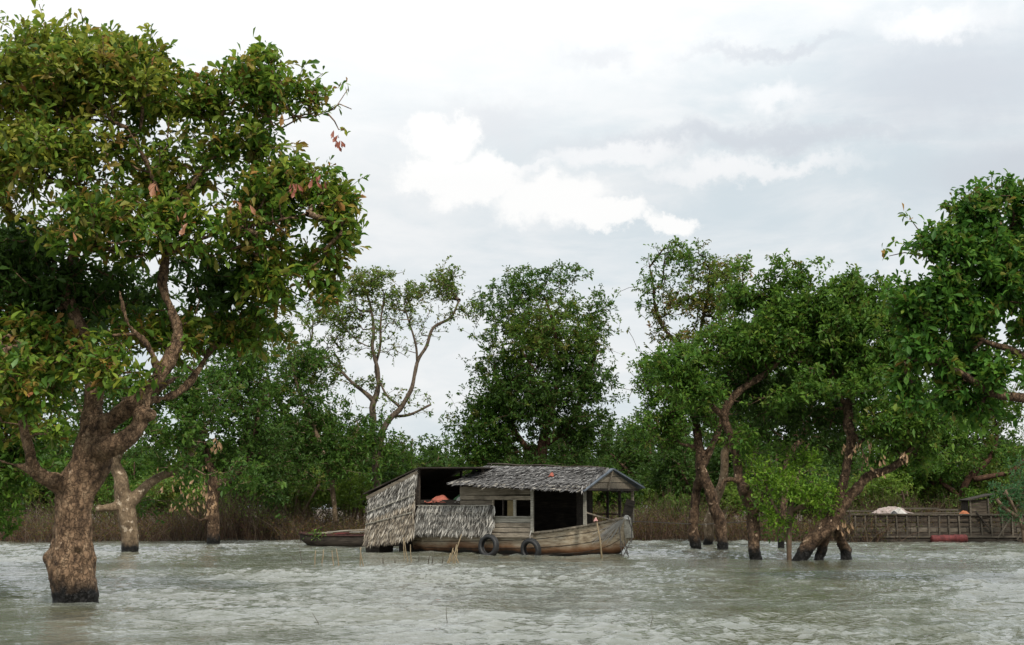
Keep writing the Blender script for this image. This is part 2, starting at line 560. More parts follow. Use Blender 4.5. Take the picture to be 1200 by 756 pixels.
def leaves_mesh(name, P, D, L, W, tint, mat, parent, rich=False, fold=.25, droop=.15, kind='stuff', g=None):
    """one folded blade per row of P (base), D (direction), L, W"""
    g = g or rng
    N = len(P)
    D = nrm(D)
    rnd = nrm(g.normal(size=(N, 3)) + np.array((0, 0, .9)))
    S = nrm(np.cross(D, rnd)); U = nrm(np.cross(S, D))
    U *= np.sign(U[:, 2:3] + 1e-6)
    L_ = L[:, None]; W_ = W[:, None]
    if rich:   # six-point obovate blade
        v0 = P
        v1 = P + D * L_ * .38 + S * W_ * .33 + U * W_ * fold * .6
        v2 = P + D * L_ * .38 - S * W_ * .33 + U * W_ * fold * .6
        v3 = P + D * L_ * .72 + S * W_ * .5 + U * W_ * fold - np.array((0, 0, 1)) * L_ * droop * .5
        v4 = P + D * L_ * .72 - S * W_ * .5 + U * W_ * fold - np.array((0, 0, 1)) * L_ * droop * .5
        v5 = P + D * L_ - np.array((0, 0, 1)) * L_ * droop
        v6 = P + D * L_ * .6 - np.array((0, 0, 1)) * L_ * droop * .3
        V = np.stack((v0, v1, v2, v3, v4, v5, v6), 1).reshape(-1, 3)
        f = np.array(((0, 6, 1), (0, 2, 6), (1, 6, 3), (2, 4, 6), (3, 6, 5), (4, 5, 6)))
        k = 7
    else:
        v0 = P
        v1 = P + D * L_ * .58 + S * W_ * .5 + U * W_ * fold
        v2 = P + D * L_ - np.array((0, 0, 1)) * L_ * droop
        v3 = P + D * L_ * .58 - S * W_ * .5 + U * W_ * fold
        V = np.stack((v0, v1, v2, v3), 1).reshape(-1, 3)
        f = np.array(((0, 2, 1), (0, 3, 2)))
        k = 4
    F = (np.arange(N)[:, None, None] * k + f[None]).reshape(-1)
    o = mesh_np(name, V, F, 3, mat, parent, tint=np.repeat(tint, k, 0))
    if kind: o['kind'] = kind
    return o


PAL = {
    'nearo': [((.09, .122, .026), 5), ((.045, .08, .018), 4), ((.17, .165, .036), 3.4), ((.22, .19, .05), 1.6), ((.17, .09, .04), .7), ((.24, .10, .05), .4)],
    'leafy': [((.042, .092, .020), 5), ((.026, .066, .016), 5), ((.08, .135, .03), 2), ((.14, .14, .035), .5), ((.15, .08, .035), .3)],
    'near': [((.062, .105, .022), 5), ((.032, .068, .016), 4), ((.12, .155, .032), 3), ((.17, .17, .035), 1.6), ((.17, .085, .04), 1.1), ((.24, .095, .045), .7)],
    'green': [((.050, .092, .021), 5), ((.031, .066, .017), 4), ((.085, .13, .03), 2.6), ((.11, .12, .035), .5), ((.12, .07, .035), .2)],
    'dark': [((.022, .042, .012), 5), ((.032, .058, .017), 4), ((.055, .085, .025), 1.2)],  # dark foliage, lowered further to hold the shade inside and behind crowns
    'olive': [((.072, .10, .026), 5), ((.045, .08, .022), 4), ((.11, .125, .035), 3), ((.13, .075, .035), .9)],
    'rusty': [((.085, .10, .03), 4), ((.05, .08, .024), 4), ((.13, .08, .035), 2.6), ((.15, .06, .03), .9)],
    'bright': [((.11, .175, .028), 5), ((.075, .13, .024), 4), ((.15, .21, .04), 3), ((.035, .07, .016), 2)],
    'forest': [((.030, .055, .016), 5), ((.021, .040, .012), 4), ((.052, .080, .022), 1.8)],  # far greens darkened so the shadow among the trees sits in the colour
    'mid': [((.040, .074, .018), 5), ((.025, .052, .014), 5), ((.068, .105, .026), 2), ((.10, .065, .03), .4)],  # shaded copy of the plain green palette, dimmed for the farther trees
    'lime': [((.09, .125, .03), 5), ((.065, .10, .026), 4), ((.12, .15, .04), 2)],
    'blue': [((.038, .085, .055), 5), ((.028, .062, .04), 4), ((.06, .115, .075), 2)],
    'brush': [((.12, .085, .04), 4), ((.08, .085, .028), 3), ((.14, .07, .042), 4)],
}


def pick_tint(pal, n, g, v=.25):
    cols = np.array([c for c, w in PAL[pal]]) * np.array((1.48, 1.72, .95)); w = np.array([w for c, w in PAL[pal]], float)
    c = cols[g.choice(len(cols), n, p=w / w.sum())]
    return c * (1 + g.uniform(-v, v, (n, 1)))


def clump_noise(p, s, off):
    return noise.noise(Vector((p[0] * s + off, p[1] * s, p[2] * s)))


def grow(limb_nodes, tips, g, step=.45, wig=.10, up=.12):
    """connect every tip to the nearest node of the growing skeleton"""
    base = np.array(limb_nodes)
    n0 = len(base)
    d = np.min(np.linalg.norm(tips[:, None] - base[None, ::max(1, n0 // 120)], axis=2), axis=1)
    order = np.argsort(d)
    cap = n0 + len(tips) * 14 + 10
    pos = np.zeros((cap, 3)); pos[:n0] = base
    par = np.full(cap, -1, int)
    cnt = n0
    tipn = []
    for ti in order:
        t = tips[ti]
        dv = pos[:cnt] - t
        dist = np.sqrt((dv * dv).sum(1)) + np.maximum(dv[:, 2], 0) * .6
        j = int(np.argmin(dist))
        a = pos[j]; seg = t - a; Ls = np.linalg.norm(seg)
        k = int(min(12, max(1, round(Ls / step))))
        sag = np.array((0, 0, 1.0)) * Ls * up
        prev = j
        for q in range(1, k + 1):
            f = q / k
            p = a + seg * f + sag * (4 * f * (1 - f)) * .5
            if q < k: p = p + g.normal(size=3) * wig * step
            pos[cnt] = p; par[cnt] = prev; prev = cnt; cnt += 1
        tipn.append(prev)
    return pos[:cnt], par[:cnt], n0, np.array(tipn)


def smooth_trunk(name, limbs, mat, parent, voxel=.05, disp=.05, balls=(), flutes=0.0):
    """limbs (dense polylines with radii) fused into one gnarled skin"""
    mb = MB()
    for P, rr in limbs:
        n = 14 if rr.max() > .12 else 9
        mb.tube([tuple(p) for p in P], [float(r) for r in rr], n)
    for c, r in balls:
        bmesh.ops.create_icosphere(mb.bm, subdivisions=2, radius=r, matrix=Matrix.Translation(Vector(c)))
    o = mb.build(name, mat, parent, smooth=True)
    rm = o.modifiers.new('fuse', 'REMESH'); rm.mode = 'VOXEL'; rm.voxel_size = voxel; rm.use_smooth_shade = True
    sm = o.modifiers.new('soften', 'SMOOTH'); sm.iterations = 3; sm.factor = .5
    for nm, sc, st in (('lumps', .45, disp), ('bark', .11, disp * .45)):
        tx = bpy.data.textures.new(nm, 'CLOUDS'); tx.noise_scale = sc; tx.noise_depth = 2
        dm = o.modifiers.new(nm, 'DISPLACE'); dm.texture = tx; dm.strength = st; dm.mid_level = .5; dm.texture_coords = 'LOCAL'
    return o


def make_tree(name, label, cat, limbs, blobs, pal='green', leaf=.16, ntips=1200, per=9, mat='bark_mid', group=None,
              seed=1, Y=None, voxel=None, rich=False, balls=(), twig_r=.006, thr=-.08, singles=0, spread=.22,
              thin=1.0, disp=.05, hole=(), lr=1.0, ls=1.0):
    """limbs: lists of (px, py, dY, r_px); blobs: (px, py, rx, ry, dY, density[, palette])"""
    if Y > 40:
        leaf *= 1.16; ntips = int(ntips * 1.12); thr -= .01; twig_r *= 1.3
    g = np.random.default_rng(seed)
    b0 = limbs[0][0]
    base = at(b0[0], b0[1], Y)
    base[2] = 0.0
    root = empty(name, tuple(base), label, cat, group)
    ppm = FPX / Y
    dense, nodes = [], []
    for lb in limbs:
        pts = [at(x, y, Y + dy) - base for x, y, dy, r in lb]
        rad = [r * (lr if lb is limbs[0] else lr * ls) / ppm for *_, r in lb]
        P, rr = catmull(pts, rad, .16 if Y < 30 else .25)
        wob = np.array([[clump_noise(p, 1.3, 3.1 + seed), clump_noise(p, 1.3, 33.7 + seed), 0] for p in P])
        P = P + wob * np.minimum(rr, .25)[:, None] * .5
        dense.append((P, rr)); nodes.extend(P[int(len(P) * (.45 if lb is limbs[0] else .15)):])
    if limbs[0][0][1] < 640 or True:
        P, rr = dense[0]
        if P[0, 2] < .6:                         # carry the trunk down into the lake bed
            P = np.vstack((P[0] + np.array((0, 0, -.7)), P)); rr = np.concatenate(([rr[0] * 1.12], rr)); dense[0] = (P, rr)
    for i in range(1, len(dense)):
        P, rr = dense[i]
        if P[0, 2] < .45:
            dense[i] = (np.vstack((P[0] + np.array((0, 0, -.7)), P)), np.concatenate(([rr[0] * 1.1], rr)))
    bl = [(at(x, y, Y + dy) - base, r) for x, y, dy, r in balls]
    if voxel:
        smooth_trunk('trunk', dense, M[mat], root, voxel, disp, [(tuple(c), r) for c, r in bl])
    else:
        mb = MB()
        for P, rr in dense:
            rr2 = rr * (1 + .18 * np.array([clump_noise(p, 2.3, 7.7) for p in P]))
            mb.tube([tuple(p) for p in P], [float(r) for r in rr2], 8)
        mb.build('trunk', M[mat], root, smooth=True)
    # tips through the crown volumes, thinned by clump noise
    tips, tcol = [], []
    wts = np.array([b[2] * b[3] * b[5] for b in blobs], float); wts /= wts.sum()
    for b, w in zip(blobs, wts):
        px, py, rx, ry, dY, den = b[:6]
        bp = b[6] if len(b) > 6 else pal
        c = at(px, py, Y + dY) - base
        k = (Y + dY) / FPX
        ax = np.array((rx * k, (rx + ry) * .5 * k * .95, ry * k))
        need = int(ntips * w); got = 0; tries = 0
        off = seed * 7.3
        sfreq = 1.15 if Y < 40 else .85
        while got < need and tries < need * 12:
            tries += 1
            v = g.normal(size=3); v /= np.linalg.norm(v)
            rad = g.random() ** (1 / 2.1)
            if g.random() < .2: rad *= g.uniform(1.0, 1.5)
            lump = 1 + .22 * clump_noise(v * 2.2 + c, 1.0, off + 50)
            p = c + v * ax * rad * lump
            if clump_noise(p + base, sfreq, off) + .45 * clump_noise(p + base, sfreq * 2.6, off + 9) < thr: continue
            if p[2] < .5: continue
            skip = False
            for hx, hy, hr in hole:
                q = p + base
                tt = q[1]
                ux = 600 + FPX * q[0] / tt
                if math.hypot(ux - hx, (HORIZON - FPX * (q[2] - CAM_H) / tt) - hy) < hr and g.random() < .85:
                    skip = True; break
            if skip: continue
            tips.append(p); tcol.append(bp); got += 1
    tips = np.array(tips)
    tcol = np.array(tcol)
    pos, par, n0, tipn = grow(np.array(nodes), tips, g, step=.42 if Y < 40 else .6)
    d = np.min(np.linalg.norm(tips[:, None] - np.array(nodes)[None, ::max(1, len(nodes) // 120)], axis=2), axis=1)
    tcol = tcol[np.argsort(d)]
    # pipe-model radii
    area = np.zeros(len(pos))
    haschild = np.zeros(len(pos), bool)
    haschild[par[par >= 0]] = True
    area[~haschild] = twig_r ** 2.15
    for i in range(len(pos) - 1, n0 - 1, -1):
        area[par[i]] += area[i]
    rad = np.maximum(area, 1e-9) ** (1 / 2.15)
    rad = np.minimum(rad, .13 if Y < 40 else .11)
    idx = np.arange(n0, len(pos)); pa = par[idx]
    T = np.zeros_like(pos); T[idx] = nrm(pos[idx] - pos[pa]);
    T0 = np.where((pa < n0)[:, None], T[idx], T[pa])
    r0 = np.where(pa < n0, rad[idx] * 1.25, rad[pa])
    Vs, Fs, voff = [], [], 0
    for lo, hi, ns in ((0, .014, 3), (.014, .03, 4), (.03, 9, 7)):
        mk = (rad[idx] >= lo) & (rad[idx] < hi)
        if not mk.any(): continue
        V, F = segs_mesh(pos[pa[mk]], pos[idx[mk]], T0[mk], T[idx[mk]], r0[mk], rad[idx[mk]], ns)
        Vs.append(V); Fs.append(F + voff); voff += len(V)
    br = mesh_np('branches', np.vstack(Vs), np.concatenate(Fs), 4, M[mat], root, smooth=True)
    br['kind'] = 'stuff'
    # rosettes of leaves at the twig ends
    tp = pos[tipn]; td = T[tipn]
    n = len(tp)
    cnt = np.maximum(3, g.poisson(per, n))
    ids = np.repeat(np.arange(n), cnt)
    m = len(ids)
    back = g.random(m) ** 1.5 * spread
    P = tp[ids] - td[ids] * back[:, None] + g.normal(size=(m, 3)) * spread * .32
    D = nrm(g.normal(size=(m, 3))) * .9 + td[ids] * .55 + np.array((0, 0, .12))
    Ls = leaf * g.uniform(.45, 1.4, m); Ws = Ls * g.uniform(.34, .5, m)
    tt = np.zeros((m, 3))
    for pn in set(tcol):
        mk = tcol[ids] == pn
        ct = pick_tint(pn, n, g, .22)
        lt = pick_tint(pn, m, g, .2)
        tt[mk] = (ct[ids] * .5 + lt * .5)[mk]
    leaves_mesh('crown', P, D, Ls, Ws, tt, M['leaf'], root, rich=rich, g=g)
    if singles:
        # leaves big enough to pick out one by one: those nearest the viewer
        me = single_leaf_mesh(leaf * 1.15)
        q = tp + base
        sel = np.argsort(q[:, 1] + g.uniform(0, 1.8, n))
        sel = [i for i in sel if True][:singles]
        mats = ['leaf_a'] * 6 + ['leaf_b'] * 3 + ['leaf_c']
        vs = {k: me.copy() for k in ('leaf_a', 'leaf_b', 'leaf_c')}
        for k in vs: vs[k].materials.clear(); vs[k].materials.append(M[k])
        for i in sel:
            o = bpy.data.objects.new('leaf', vs[random.choice(mats)])
            dd = Vector(td[i] * .5 + g.normal(size=3) * .6)
            o.rotation_mode = 'QUATERNION'
            o.rotation_quaternion = dd.to_track_quat('X', 'Z')
            o.location = Vector(tp[i]) + Vector((0, -.06, 0))
            s = g.uniform(.8, 1.25); o.scale = (s, s, s)
            C.objects.link(o); o.parent = root
    return root


def single_leaf_mesh(L):
    W = L * .42
    V = [(0, 0, 0), (.3 * L, .3 * W, .03 * L), (.3 * L, -.3 * W, .03 * L), (.7 * L, .5 * W, .03 * L), (.7 * L, -.5 * W, .03 * L),
         (L, 0, -.1 * L), (.3 * L, 0, 0), (.7 * L, 0, -.02 * L)]
    F = [(0, 6, 1), (0, 2, 6), (1, 6, 7, 3), (2, 4, 7, 6), (3, 7, 5), (4, 5, 7)]
    me = bpy.data.meshes.new('leaf'); me.from_pydata(V, [], F); me.update()
    return me


def dead_leaves(root, spots, Y, n, mat, L=.3, seed=3):
    g = np.random.default_rng(seed)
    me = single_leaf_mesh(L); me.materials.append(M[mat])
    bx = Vector(root.location)
    for _ in range(n):
        x, y, rx, ry = spots[g.integers(len(spots))]
        p = at(x + g.uniform(-rx, rx), y + g.uniform(-ry, ry), Y + g.uniform(-.8, .3))
        o = bpy.data.objects.new('dead_leaf', me)
        o.rotation_mode = 'QUATERNION'
        o.rotation_quaternion = Vector((g.normal() * .4, g.normal() * .4, -1)).to_track_quat('X', 'Y')
        o.location = Vector(p) - bx
        s = g.uniform(.7, 1.3); o.scale = (s, s, s)
        C.objects.link(o); o.parent = root


# ------------------------------------------------------------------ water and ground
def build_water():
    def axis(lo, hi, fine, outer, grow_):
        a = [0.0]
        xs = list(np.arange(lo, hi, fine))
        s = fine
        x = xs[-1]
        while x < outer:
            s *= grow_; x += s; xs.append(x)
        s = fine; x = xs[0]; pre = []
        while x > -outer:
            s *= grow_; x -= s; pre.append(x)
        return np.array(pre[::-1] + xs)
    xs = axis(-32, 32, .085, 2200, 1.35)
    ys = [12.0]; s = .075
    while ys[-1] < 82:
        ys.append(ys[-1] + s); s *= 1.0022
    s2 = s
    while ys[-1] < 2200: s2 *= 1.35; ys.append(ys[-1] + s2)
    pre = []; y = 12.0; s2 = .08
    while y > -2200: s2 *= 1.35; y -= s2; pre.append(y)
    ys = np.array(pre[::-1] + ys)
    X, Yg = np.meshgrid(xs, ys)
    g = np.random.default_rng(11)
    # noise-warped coordinates stop the crests from lining up
    wx = X + .9 * np.sin(X * .23 + Yg * .17 + 1.3) + .45 * np.sin(X * .61 - Yg * .39)
    wy = Yg + .8 * np.sin(X * .19 - Yg * .21 + .4) + .4 * np.sin(X * .47 + Yg * .53 + 2.0)
    Z = np.zeros_like(X); Zs = np.zeros_like(X)
    env = .85 + .45 * np.sin(X * .23 + Yg * .13 + .5) * np.sin(X * .11 - Yg * .26 + 2.)
    for cx_, cy_, sx_, sy_ in ((-8.5, 21.5, 3.0, 3.2), (-12, 40.5, 7, 3.2), (11, 41.5, 7, 3.4), (0, 45.5, 6, 2.0), (-4, 18.5, 2.4, .7), (-8, 17.2, 3.5, 1.0), (3.5, 24, 3.0, .9)):   # slicks in the lee of the trunks and the boat
        env = env * (1 - .86 * np.exp(-((X - cx_) / sx_) ** 2 - ((Yg - cy_) / sy_) ** 2))
    for i in range(52):
        lam = 5.0 * (.905 ** i) + .20
        a = R(g.normal(-70, 30 if lam > 1 else 42))                     # wind runs toward the viewer, a little across
        k = 2 * math.pi / lam
        ph = g.uniform(0, 6.28)
        amp = .0125 * lam * (1.55 if lam < .9 else 1.15 if lam < 2.0 else .6)
        th = k * (math.cos(a) * wx + math.sin(a) * wy) + ph
        loc = .6 + .4 * np.sin(X * g.uniform(.05, .35) + Yg * g.uniform(.05, .35) + g.uniform(0, 6))
        sh = 1 - np.abs(np.sin(th / 2))              # peaked crests, flat troughs
        Z += amp * loc * (sh * 1.5 - .55)
        if .25 < lam < 1.7: Zs += loc * (sh - .363)
    Z *= env
    Zs /= Zs.std()
    glint_t = np.clip((Zs + .25 + .9 * (env - .85)) / 1.5, 0, 1); sky_glint = glint_t * glint_t * (3 - 2 * glint_t)  # crest mask for the silver glint painted into the water colour
    far = np.clip((150 - np.hypot(X, Yg)) / 60, 0, 1) * np.clip((70 - np.abs(X)) / 25, 0, 1) * np.clip((Yg + 5) / 12, 0, 1)
    Z *= far
    V = np.stack((X, Yg, Z), -1).reshape(-1, 3)
    ny, nx = X.shape
    i = (np.arange(ny - 1)[:, None] * nx + np.arange(nx - 1)[None]).ravel()
    F = np.stack((i, i + 1, i + nx + 1, i + nx), 1)
    sky_glint = sky_glint * far
    m, nt, N, L, p = new_mat('lake_water')
    p.inputs['Roughness'].default_value = .03
    p.inputs['IOR'].default_value = 1.5
    tc = N.new('ShaderNodeNewGeometry')
    n = N.new('ShaderNodeTexNoise'); n.inputs['Scale'].default_value = .35; n.inputs['Detail'].default_value = 4
    L.new(tc.outputs['Position'], n.inputs['Vector'])
    r = N.new('ShaderNodeValToRGB')
    r.color_ramp.elements[0].position = .35; r.color_ramp.elements[0].color = (.080, .080, .048, 1)
    r.color_ramp.elements[1].position = .65; r.color_ramp.elements[1].color = (.125, .132, .108, 1)
    L.new(n.outputs['Fac'], r.inputs[0])
    fa = N.new('ShaderNodeAttribute'); fa.attribute_name = 'tint'           # silver sky reflection painted as pale colour on the crests
    fn = N.new('ShaderNodeTexNoise'); fn.inputs['Scale'].default_value = 9; fn.inputs['Detail'].default_value = 6; fn.inputs['Roughness'].default_value = .7
    L.new(tc.outputs['Position'], fn.inputs['Vector'])
    fr_ = N.new('ShaderNodeMapRange'); fr_.inputs[1].default_value = .38; fr_.inputs[2].default_value = .62; L.new(fn.outputs['Fac'], fr_.inputs[0])
    fm = N.new('ShaderNodeMath'); fm.operation = 'MULTIPLY'; L.new(fa.outputs['Fac'], fm.inputs[0]); L.new(fr_.outputs[0], fm.inputs[1])
    f2 = N.new('ShaderNodeMath'); f2.operation = 'MULTIPLY'; L.new(fm.outputs[0], f2.inputs[0]); f2.inputs[1].default_value = .22
    fx = N.new('ShaderNodeMix'); fx.data_type = 'RGBA'
    L.new(f2.outputs[0], fx.inputs[0]); L.new(r.outputs[0], fx.inputs[6]); fx.inputs[7].default_value = (.52, .54, .53, 1)
    L.new(fx.outputs[2], p.inputs['Base Color'])
    mp = N.new('ShaderNodeMapping'); mp.inputs['Scale'].default_value = (1.0, 1.7, 1.0); mp.inputs['Rotation'].default_value = (0, 0, R(22))
    L.new(tc.outputs['Position'], mp.inputs['Vector'])
    b1 = N.new('ShaderNodeTexNoise'); b1.inputs['Scale'].default_value = 7.0; b1.inputs['Detail'].default_value = 3; b1.inputs['Roughness'].default_value = .5
    L.new(mp.outputs[0], b1.inputs['Vector'])
    bm = N.new('ShaderNodeBump'); bm.inputs['Strength'].default_value = .6; bm.inputs['Distance'].default_value = .045
    L.new(b1.outputs['Fac'], bm.inputs['Height']); L.new(bm.outputs[0], p.inputs['Normal'])
    o = mesh_np('water', V, F, 4, m, smooth=True, tint=np.repeat(sky_glint.reshape(-1, 1), 3, 1))
    tag(o, 'choppy grey-green lake water with small wind waves', kind='structure')


def build_ground():
    xs = np.concatenate((np.linspace(-1500, -120, 12), np.linspace(-110, 110, 90), np.linspace(120, 1500, 12)))
    ys = np.concatenate((np.linspace(73, 140, 40), np.linspace(150, 1500, 16)))
    X, Y = np.meshgrid(xs, ys)
    Z = np.zeros_like(X)
    for j in range(X.shape[0]):
        for i in range(X.shape[1]):
            x, y = X[j, i], Y[j, i]
            Z[j, i] = -.5 + min(1.1, (y - 73) * .11) + .35 * noise.noise(Vector((x * .1, y * .1, 0)))
    ny, nx = X.shape
    i = (np.arange(ny - 1)[:, None] * nx + np.arange(nx - 1)[None]).ravel()
    F = np.stack((i, i + 1, i + nx + 1, i + nx), 1)
    o = mesh_np('ground', np.stack((X, Y, Z), -1).reshape(-1, 3), F, 4, M['brown'], smooth=True)
    tag(o, 'low muddy bank under the flooded forest', kind='structure')


build_water()
build_ground()


# ------------------------------------------------------------------ undergrowth along the far shore
def build_brush():
    g = np.random.default_rng(5)
    n = 19000
    x = g.uniform(-44, 44, n)
    y = 69.5 + g.random(n) ** 1.2 * 9 + 1.2 * np.sin(x * .31) + .9 * np.sin(x * .83 + 1) + .5 * np.sin(x * 2.3)
    hgt = np.array([1.65 + 1.1 * noise.noise(Vector((a * .22, b * .22, 4.2))) + .4 * noise.noise(Vector((a * .8, b * .8, 1.2))) for a, b in zip(x, y)]) * g.uniform(.6, 1.15, n)
    hgt *= 1 + (y - 70) * .055
    P0 = np.stack((x, y, np.full(n, -.2)), 1)
    lean = g.normal(size=(n, 3)) * np.array((.62, .5, 0))
    P1 = P0 + lean * .5 + np.array((0, 0, 1)) * (hgt * .55)[:, None]
    P2 = P0 + lean * 1.3 + np.array((0, 0, 1)) * hgt[:, None]
    r = g.uniform(.008, .019, n)
    A = np.concatenate((P0, P1)); B = np.concatenate((P1, P2))
    T = nrm(B - A)
    V, F = segs_mesh(A, B, T, T, np.concatenate((r, r * .7)), np.concatenate((r * .7, r * .3)), 3)
    base = np.array(((.15, .08, .05), (.19, .12, .08), (.07, .045, .03), (.26, .19, .13)))
    tc = base[g.integers(0, 4, n)] * g.uniform(.4, .8, (n, 1))
    tint = np.repeat(np.concatenate((tc, tc)), 6, 0)
    o = mesh_np('brush', V, F, 4, M['brush'], tint=tint)
    tag(o, 'brown twiggy undergrowth standing in the water along the far shore', 'undergrowth', kind='stuff')
    # sparse foliage over the twigs, greener towards its top
    k = 90000
    i = g.integers(0, n, k)
    f = g.beta(2.4, 1.5, k)
    P = P0[i] + (P2 - P0)[i] * f[:, None] + g.normal(size=(k, 3)) * .13
    D = g.normal(size=(k, 3)) + np.array((0, 0, .3))
    Ls = g.uniform(.07, .15, k)
    grn = pick_tint('green', k, g) * .9 + np.array((.015, .012, 0))
    brn = pick_tint('brush', k, g) * .62
    w = np.clip((P[:, 2] - 1.15) / 1.0 + g.normal(size=k) * .25 + .45 * np.sin(P[:, 0] * .35) * np.sin(P[:, 0] * .91 + 2), 0, 1)[:, None]
    o2 = leaves_mesh('undergrowth_foliage', P, D, Ls, Ls * .45, brn * (1 - w) + grn * w, M['leaf'], None, g=g)
    tag(o2, 'olive leaves and reddish tips of the far shore undergrowth', 'undergrowth')


build_brush()

# ------------------------------------------------------------------ trees one can tell apart
# big foreground tree on the left
T1 = make_tree(
    'foreground_tree', 'big gnarled tree nearest the viewer, its brown trunk rising from the water at left', 'tree',
    limbs=[
        [(89, 707, 0, 28), (86, 685, 0, 27), (83, 658, 0, 30), (84, 632, 0, 24), (88, 602, 0, 22), (93, 568, 0, 25), (108, 535, 0, 25), (114, 508, .1, 21), (110, 480, .2, 12), (108, 440, .3, 12), (102, 410, .4, 10), (90, 375, .5, 9), (76, 335, .6, 8), (84, 300, .6, 6), (92, 250, .4, 5), (92, 205, .2, 4), (100, 150, 0, 3)],
        [(112, 512, .1, 19), (132, 490, -.1, 14), (150, 478, -.2, 13), (172, 458, -.3, 11), (186, 443, -.3, 10), (200, 415, -.3, 9), (210, 390, -.3, 8), (202, 362, -.3, 7), (191, 338, -.3, 7), (192, 305, -.2, 7), (198, 262, 0, 6), (215, 225, .2, 4.5), (240, 190, .5, 3.5), (262, 150, .7, 2.5)],
        [(108, 530, 0, 22), (132, 522, -.4, 17), (150, 512, -.5, 14), (163, 497, -.4, 11), (166, 478, -.3, 11), (172, 462, -.3, 8)],
        [(168, 470, -.2, 7), (195, 466, .3, 6), (216, 454, .6, 6.5), (236, 428, .9, 6), (250, 405, 1.1, 5), (275, 380, 1.4, 4), (310, 350, 1.7, 3), (350, 310, 2, 2)],
        [(186, 443, -.3, 6), (180, 420, -.5, 5), (169, 400, -.6, 4.5), (150, 380, -.8, 3.5), (140, 340, -1, 2.5)],
        [(82, 580, 0, 13), (62, 566, -.3, 11), (42, 551, -.6, 8.5), (34, 525, -.8, 8), (26, 492, -.9, 7), (21, 465, -1, 5.5), (10, 420, -1, 4), (-10, 380, -1, 3)],
        [(44, 552, -.6, 6), (24, 546, -.7, 5), (0, 540, -.8, 4), (-30, 520, -.9, 3), (-50, 470, -1, 2)],
        [(78, 338, .6, 5), (92, 310, .4, 5), (115, 280, 0, 4), (140, 262, -.3, 3.5), (160, 235, -.6, 3)],
        [(193, 300, -.2, 5), (222, 286, -.4, 4.5), (260, 272, -.6, 3.5), (310, 262, -.8, 2.6), (360, 250, -.8, 2)],
        [(198, 262, 0, 4.5), (185, 225, -.3, 3.6), (172, 190, -.6, 3), (150, 150, -.9, 2.4)],
        [(222, 222, .2, 4), (250, 185, .1, 3.2), (300, 160, 0, 2.6), (335, 140, 0, 2), (372, 132, 0, 1.5)],
        [(92, 240, .4, 3.5), (60, 200, .6, 3), (30, 165, .6, 2.4), (0, 130, .6, 2)],
        [(120, 502, .1, 8), (150, 470, .9, 7), (185, 455, 1.4, 5), (210, 440, 1.9, 4)],
    ],
    balls=[(165, 487, -.45, .17), (60, 660, -.1, .13), (64, 564, -.35, .17), (84, 655, -.33, .14), (176, 486, -.4, .12), (78, 668, -.3, .12), (100, 545, -.3, .12), (57, 655, -.05, .12), (92, 640, -.38, .09), (76, 622, -.30, .10), (88, 590, -.28, .10), (70, 690, -.2, .14), (105, 690, -.1, .13)],
    blobs=[(62, 88, 118, 66, 0, 1.35, 'nearo'), (150, 95, 72, 52, -.4, 1.3, 'nearo'), (225, 110, 48, 36, 0, 1.0), (300, 100, 58, 46, 0, 1.15), (362, 112, 26, 26, 0, .6),
           (-30, 190, 95, 70, 0, 1.0, 'nearo'), (70, 180, 90, 44, -.8, .75, 'nearo'), (205, 185, 80, 50, .3, .62), (150, 225, 70, 30, .2, .6), (130, 440, 46, 20, -1.2, .35), (35, 475, 50, 36, .8, .5), (15, 450, 44, 40, -1.4, .6), (60, 505, 30, 22, -1.2, .25), (330, 225, 76, 46, 0, 1.15), (300, 165, 50, 28, 0, .8),
           (395, 262, 32, 50, 0, 1.0), (130, 262, 90, 42, -1, .9), (245, 265, 70, 36, -.6, .75), (335, 318, 66, 42, .3, 1.1), (372, 350, 26, 24, .2, .5),
           (255, 335, 70, 40, .8, .7, 'dark'), (200, 392, 80, 32, .6, .9), (290, 390, 55, 26, 1.2, .9), (110, 345, 90, 44, 1.0, .8, 'dark'), (45, 410, 75, 46, .6, 1.1), (120, 420, 45, 30, -.9, .5),
           (15, 320, 75, 60, .8, 1.1, 'dark'), (-30, 440, 60, 60, 0, .7)],
    pal='near', leaf=.2, ntips=6900, per=8, mat='bark_near', seed=21, Y=ydist(706), voxel=.035, rich=True, twig_r=.0075,
    lr=.92, ls=.84, thr=-.22, singles=300, spread=.2, disp=.10, hole=[(105, 195, 14), (215, 180, 13), (250, 205, 10)])


def twig_out(root, pts, Y, leaves, seed, L=.17, mat='bark_near'):
    g = np.random.default_rng(seed)
    b = np.array(root.location)
    P = [at(x, y, Y) - b for x, y in pts]
    mb = MB(); mb.tube([tuple(p) for p in P], [.018 * (1 - .7 * i / len(P)) for i in range(len(P))], 5)
    mb.build('branch', M[mat], root, smooth=True)
    A = []; 
    for x, y in leaves:
        for _ in range(5): A.append(at(x, y, Y) - b + g.normal(size=3) * .03)
    A = np.array(A); n = len(A)
    leaves_mesh('leaf_spray', A, g.normal(size=(n, 3)) + np.array((.2, 0, .1)), g.uniform(.7, 1.2, n) * L, g.uniform(.3, .45, n) * L,
                pick_tint('near', n, g), M['leaf'], root, rich=True, g=g)


